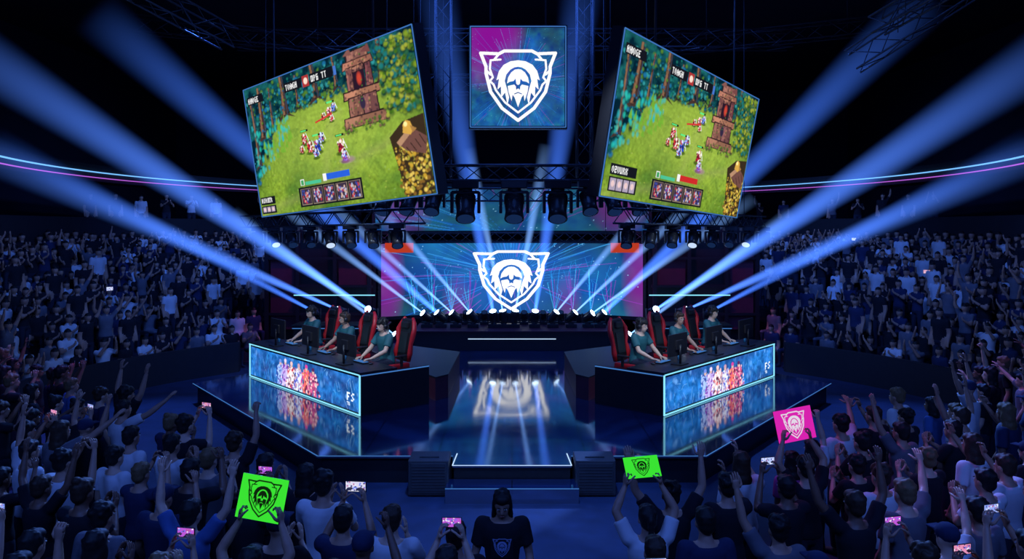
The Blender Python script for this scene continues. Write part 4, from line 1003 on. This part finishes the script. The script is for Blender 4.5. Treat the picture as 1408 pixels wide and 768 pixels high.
T=[(-2.6,'a',(-6.5,21,4.8),.25),(-2.17,'b',(-10.8,20,9.6),.8),(-1.72,'a',(-5.5,22,5.0),.25),(-1.19,'a',(-4.0,22,4.9),.24),(-.56,'b',(-1.95,19,10.3),.66),(-.25,'a',(-1.2,22,6.2),.24),(.07,'a',(.95,22,6.3),.26),(.69,'b',(1.80,19,10.4),.66),(1.25,'a',(3.9,22,4.8),.24),(1.81,'a',(5.4,22,5.0),.25),(2.33,'a',(6.5,21,4.8),.25),(2.7,'b',(10.8,20,10.0),.8)]
for x,bm_,t,R in T: moving((x,23.4,zt),t,1.0,beam=bm_,R=R)
for x in(-2.4,-1.45,-.87,.38,.97,1.53): moving((x+.0,24.1,zt),(x,22.3,4),.8,on='off')
ct_=ZP+.885
for s in(-1,1):
    moving((s*4.05,22,ct_),(s*8.9,11.6,7.25),1.0,beam='c',R=.58)
    moving((s*4.9,22,ct_),(s*9.2,12.5,5.6),1.0,beam='c',R=.42)
    moving((s*3.4,22.9,ZP),(s*7.4,20.6,4.4),1.0,beam='a',R=.25)
    moving((s*5.7,22,ct_),(s*13.5,20,6.3),1.0,beam='b',R=.5)
for x in(-1.06,.05,1.04): moving((x,17.4,5.18),(x*.9,15.5,1.5),1.75,hang=True,on='off',grp='hanging lamps')
for x in(-2.9,-2.35,-1.8,1.75,2.3,2.85): moving((x,17.4,5.18),(x*1.2,15.2,1.5),1.45,hang=True,on='off',grp='hanging lamps')
for s in(-1,1):
    for k in range(8):
        t=(k+.5)/8; a=V((s*7.0,20.5 if s<0 else 20.7,4.10)) ; b_=V((s*2.1,15.7,4.20)); p=a.lerp(b_,t); moving(tuple(p),(p.x*.8,p.y-2,1.0),.95,hang=True,on='mid' if k in(1,4) else 'off',grp='hanging lamps')
# ------------------------------------------------------------------ lights
def area(loc,target,size,power,col,spread=None):  # unseen area lamp without a fixture, added for blue wash and fill
    l=bpy.data.lights.new('area','AREA'); l.shape='DISK'; l.size=size; l.energy=power; l.color=col
    if spread: l.spread=spread
    o=bpy.data.objects.new('area_light',l); o.location=loc; o.rotation_euler=(V(target)-V(loc)).to_track_quat('-Z','Y').to_euler(); COL.objects.link(o); o['category']='light'; o['label']='unseen overhead blue wash light'
def spot(loc,target,power,col,ang,blend=.6,r=.15):  # unseen spot without a fixture, added to light stage, stands and crowd
    l=bpy.data.lights.new('spot','SPOT'); l.energy=power; l.color=col; l.spot_size=math.radians(ang); l.spot_blend=blend; l.shadow_soft_size=r
    o=bpy.data.objects.new('spot_light',l); o.location=loc; o.rotation_euler=(V(target)-V(loc)).to_track_quat('-Z','Y').to_euler(); COL.objects.link(o); o['category']='light'; o['label']='unseen focused spotlight'
BL=(0.06,0.19,1.0)
area((0,18,12),(0,18,0),6,700,BL)
for s in(-1,1):
    spot((s*3,13,11),(s*11.5,24,1.2),2300,(0.08,0.22,1.0),48,1.0)
    spot((s*2,18,10),(s*12,31,3.0),4200,(0.08,0.22,1.0),42,1.0)
    spot((s*6,30,8),(s*14,34,4.6),900,(0.15,0.30,1.0),70,1.0)  # added to lift the balcony spectators out of the dark
    spot((s*4,19.5,10),(s*4.5,9.0,1),8500,(0.11,0.27,1.0),58,1.0)
    area((s*4.5,1.5,9),(s*3.5,9,1),2.5,300,(0.09,0.22,1.0))  # added fill from behind for the foreground crowd
    spot((s*1.0,10.5,8.5),(s*4.0,17.3,1.7),2000,(0.70,0.82,1.0),26)  # this and the next spot are added to brighten the players
    spot((s*7.0,12,8.5),(s*3.4,17,1.8),1300,(0.5,0.7,1.0),30)
    spot((s*8,20,10),(s*7.5,14.5,0),3500,BL,45)
    spot((s*4,22,9),(s*5.5,24.6,2),900,(0.8,0.08,0.35),45)
    spot((s*5,14,9),(s*9.5,13.5,1),700,(0.55,0.08,0.9),40,1.0)  # added violet accent over the side crowd
spot((2,12,8),(4.2,8.6,1.5),500,(0.75,0.06,0.7),35,1.0)
spot((0,8,12),(0,11.5,0),3800,(0.08,0.26,1.0),30)
spot((0,4,7),(0,11.6,.3),500,(0.3,0.5,1.0),28)  # added to brighten the dark steps and speakers
w=bpy.data.worlds.new('World'); sc.world=w; w.use_nodes=True; w.node_tree.nodes['Background'].inputs[0].default_value=(0.01,0.03,0.12,1); w.node_tree.nodes['Background'].inputs[1].default_value=0.5
# ------------------------------------------------------------------ camera
cd=bpy.data.cameras.new('camera'); cd.lens=36*1050/1408; cd.sensor_width=36; cd.shift_y=-74/1408; cd.clip_end=200
co=bpy.data.objects.new('camera',cd); co.location=(0,0,CAMZ); co.rotation_euler=(math.pi/2,0,0); COL.objects.link(co); sc.camera=co
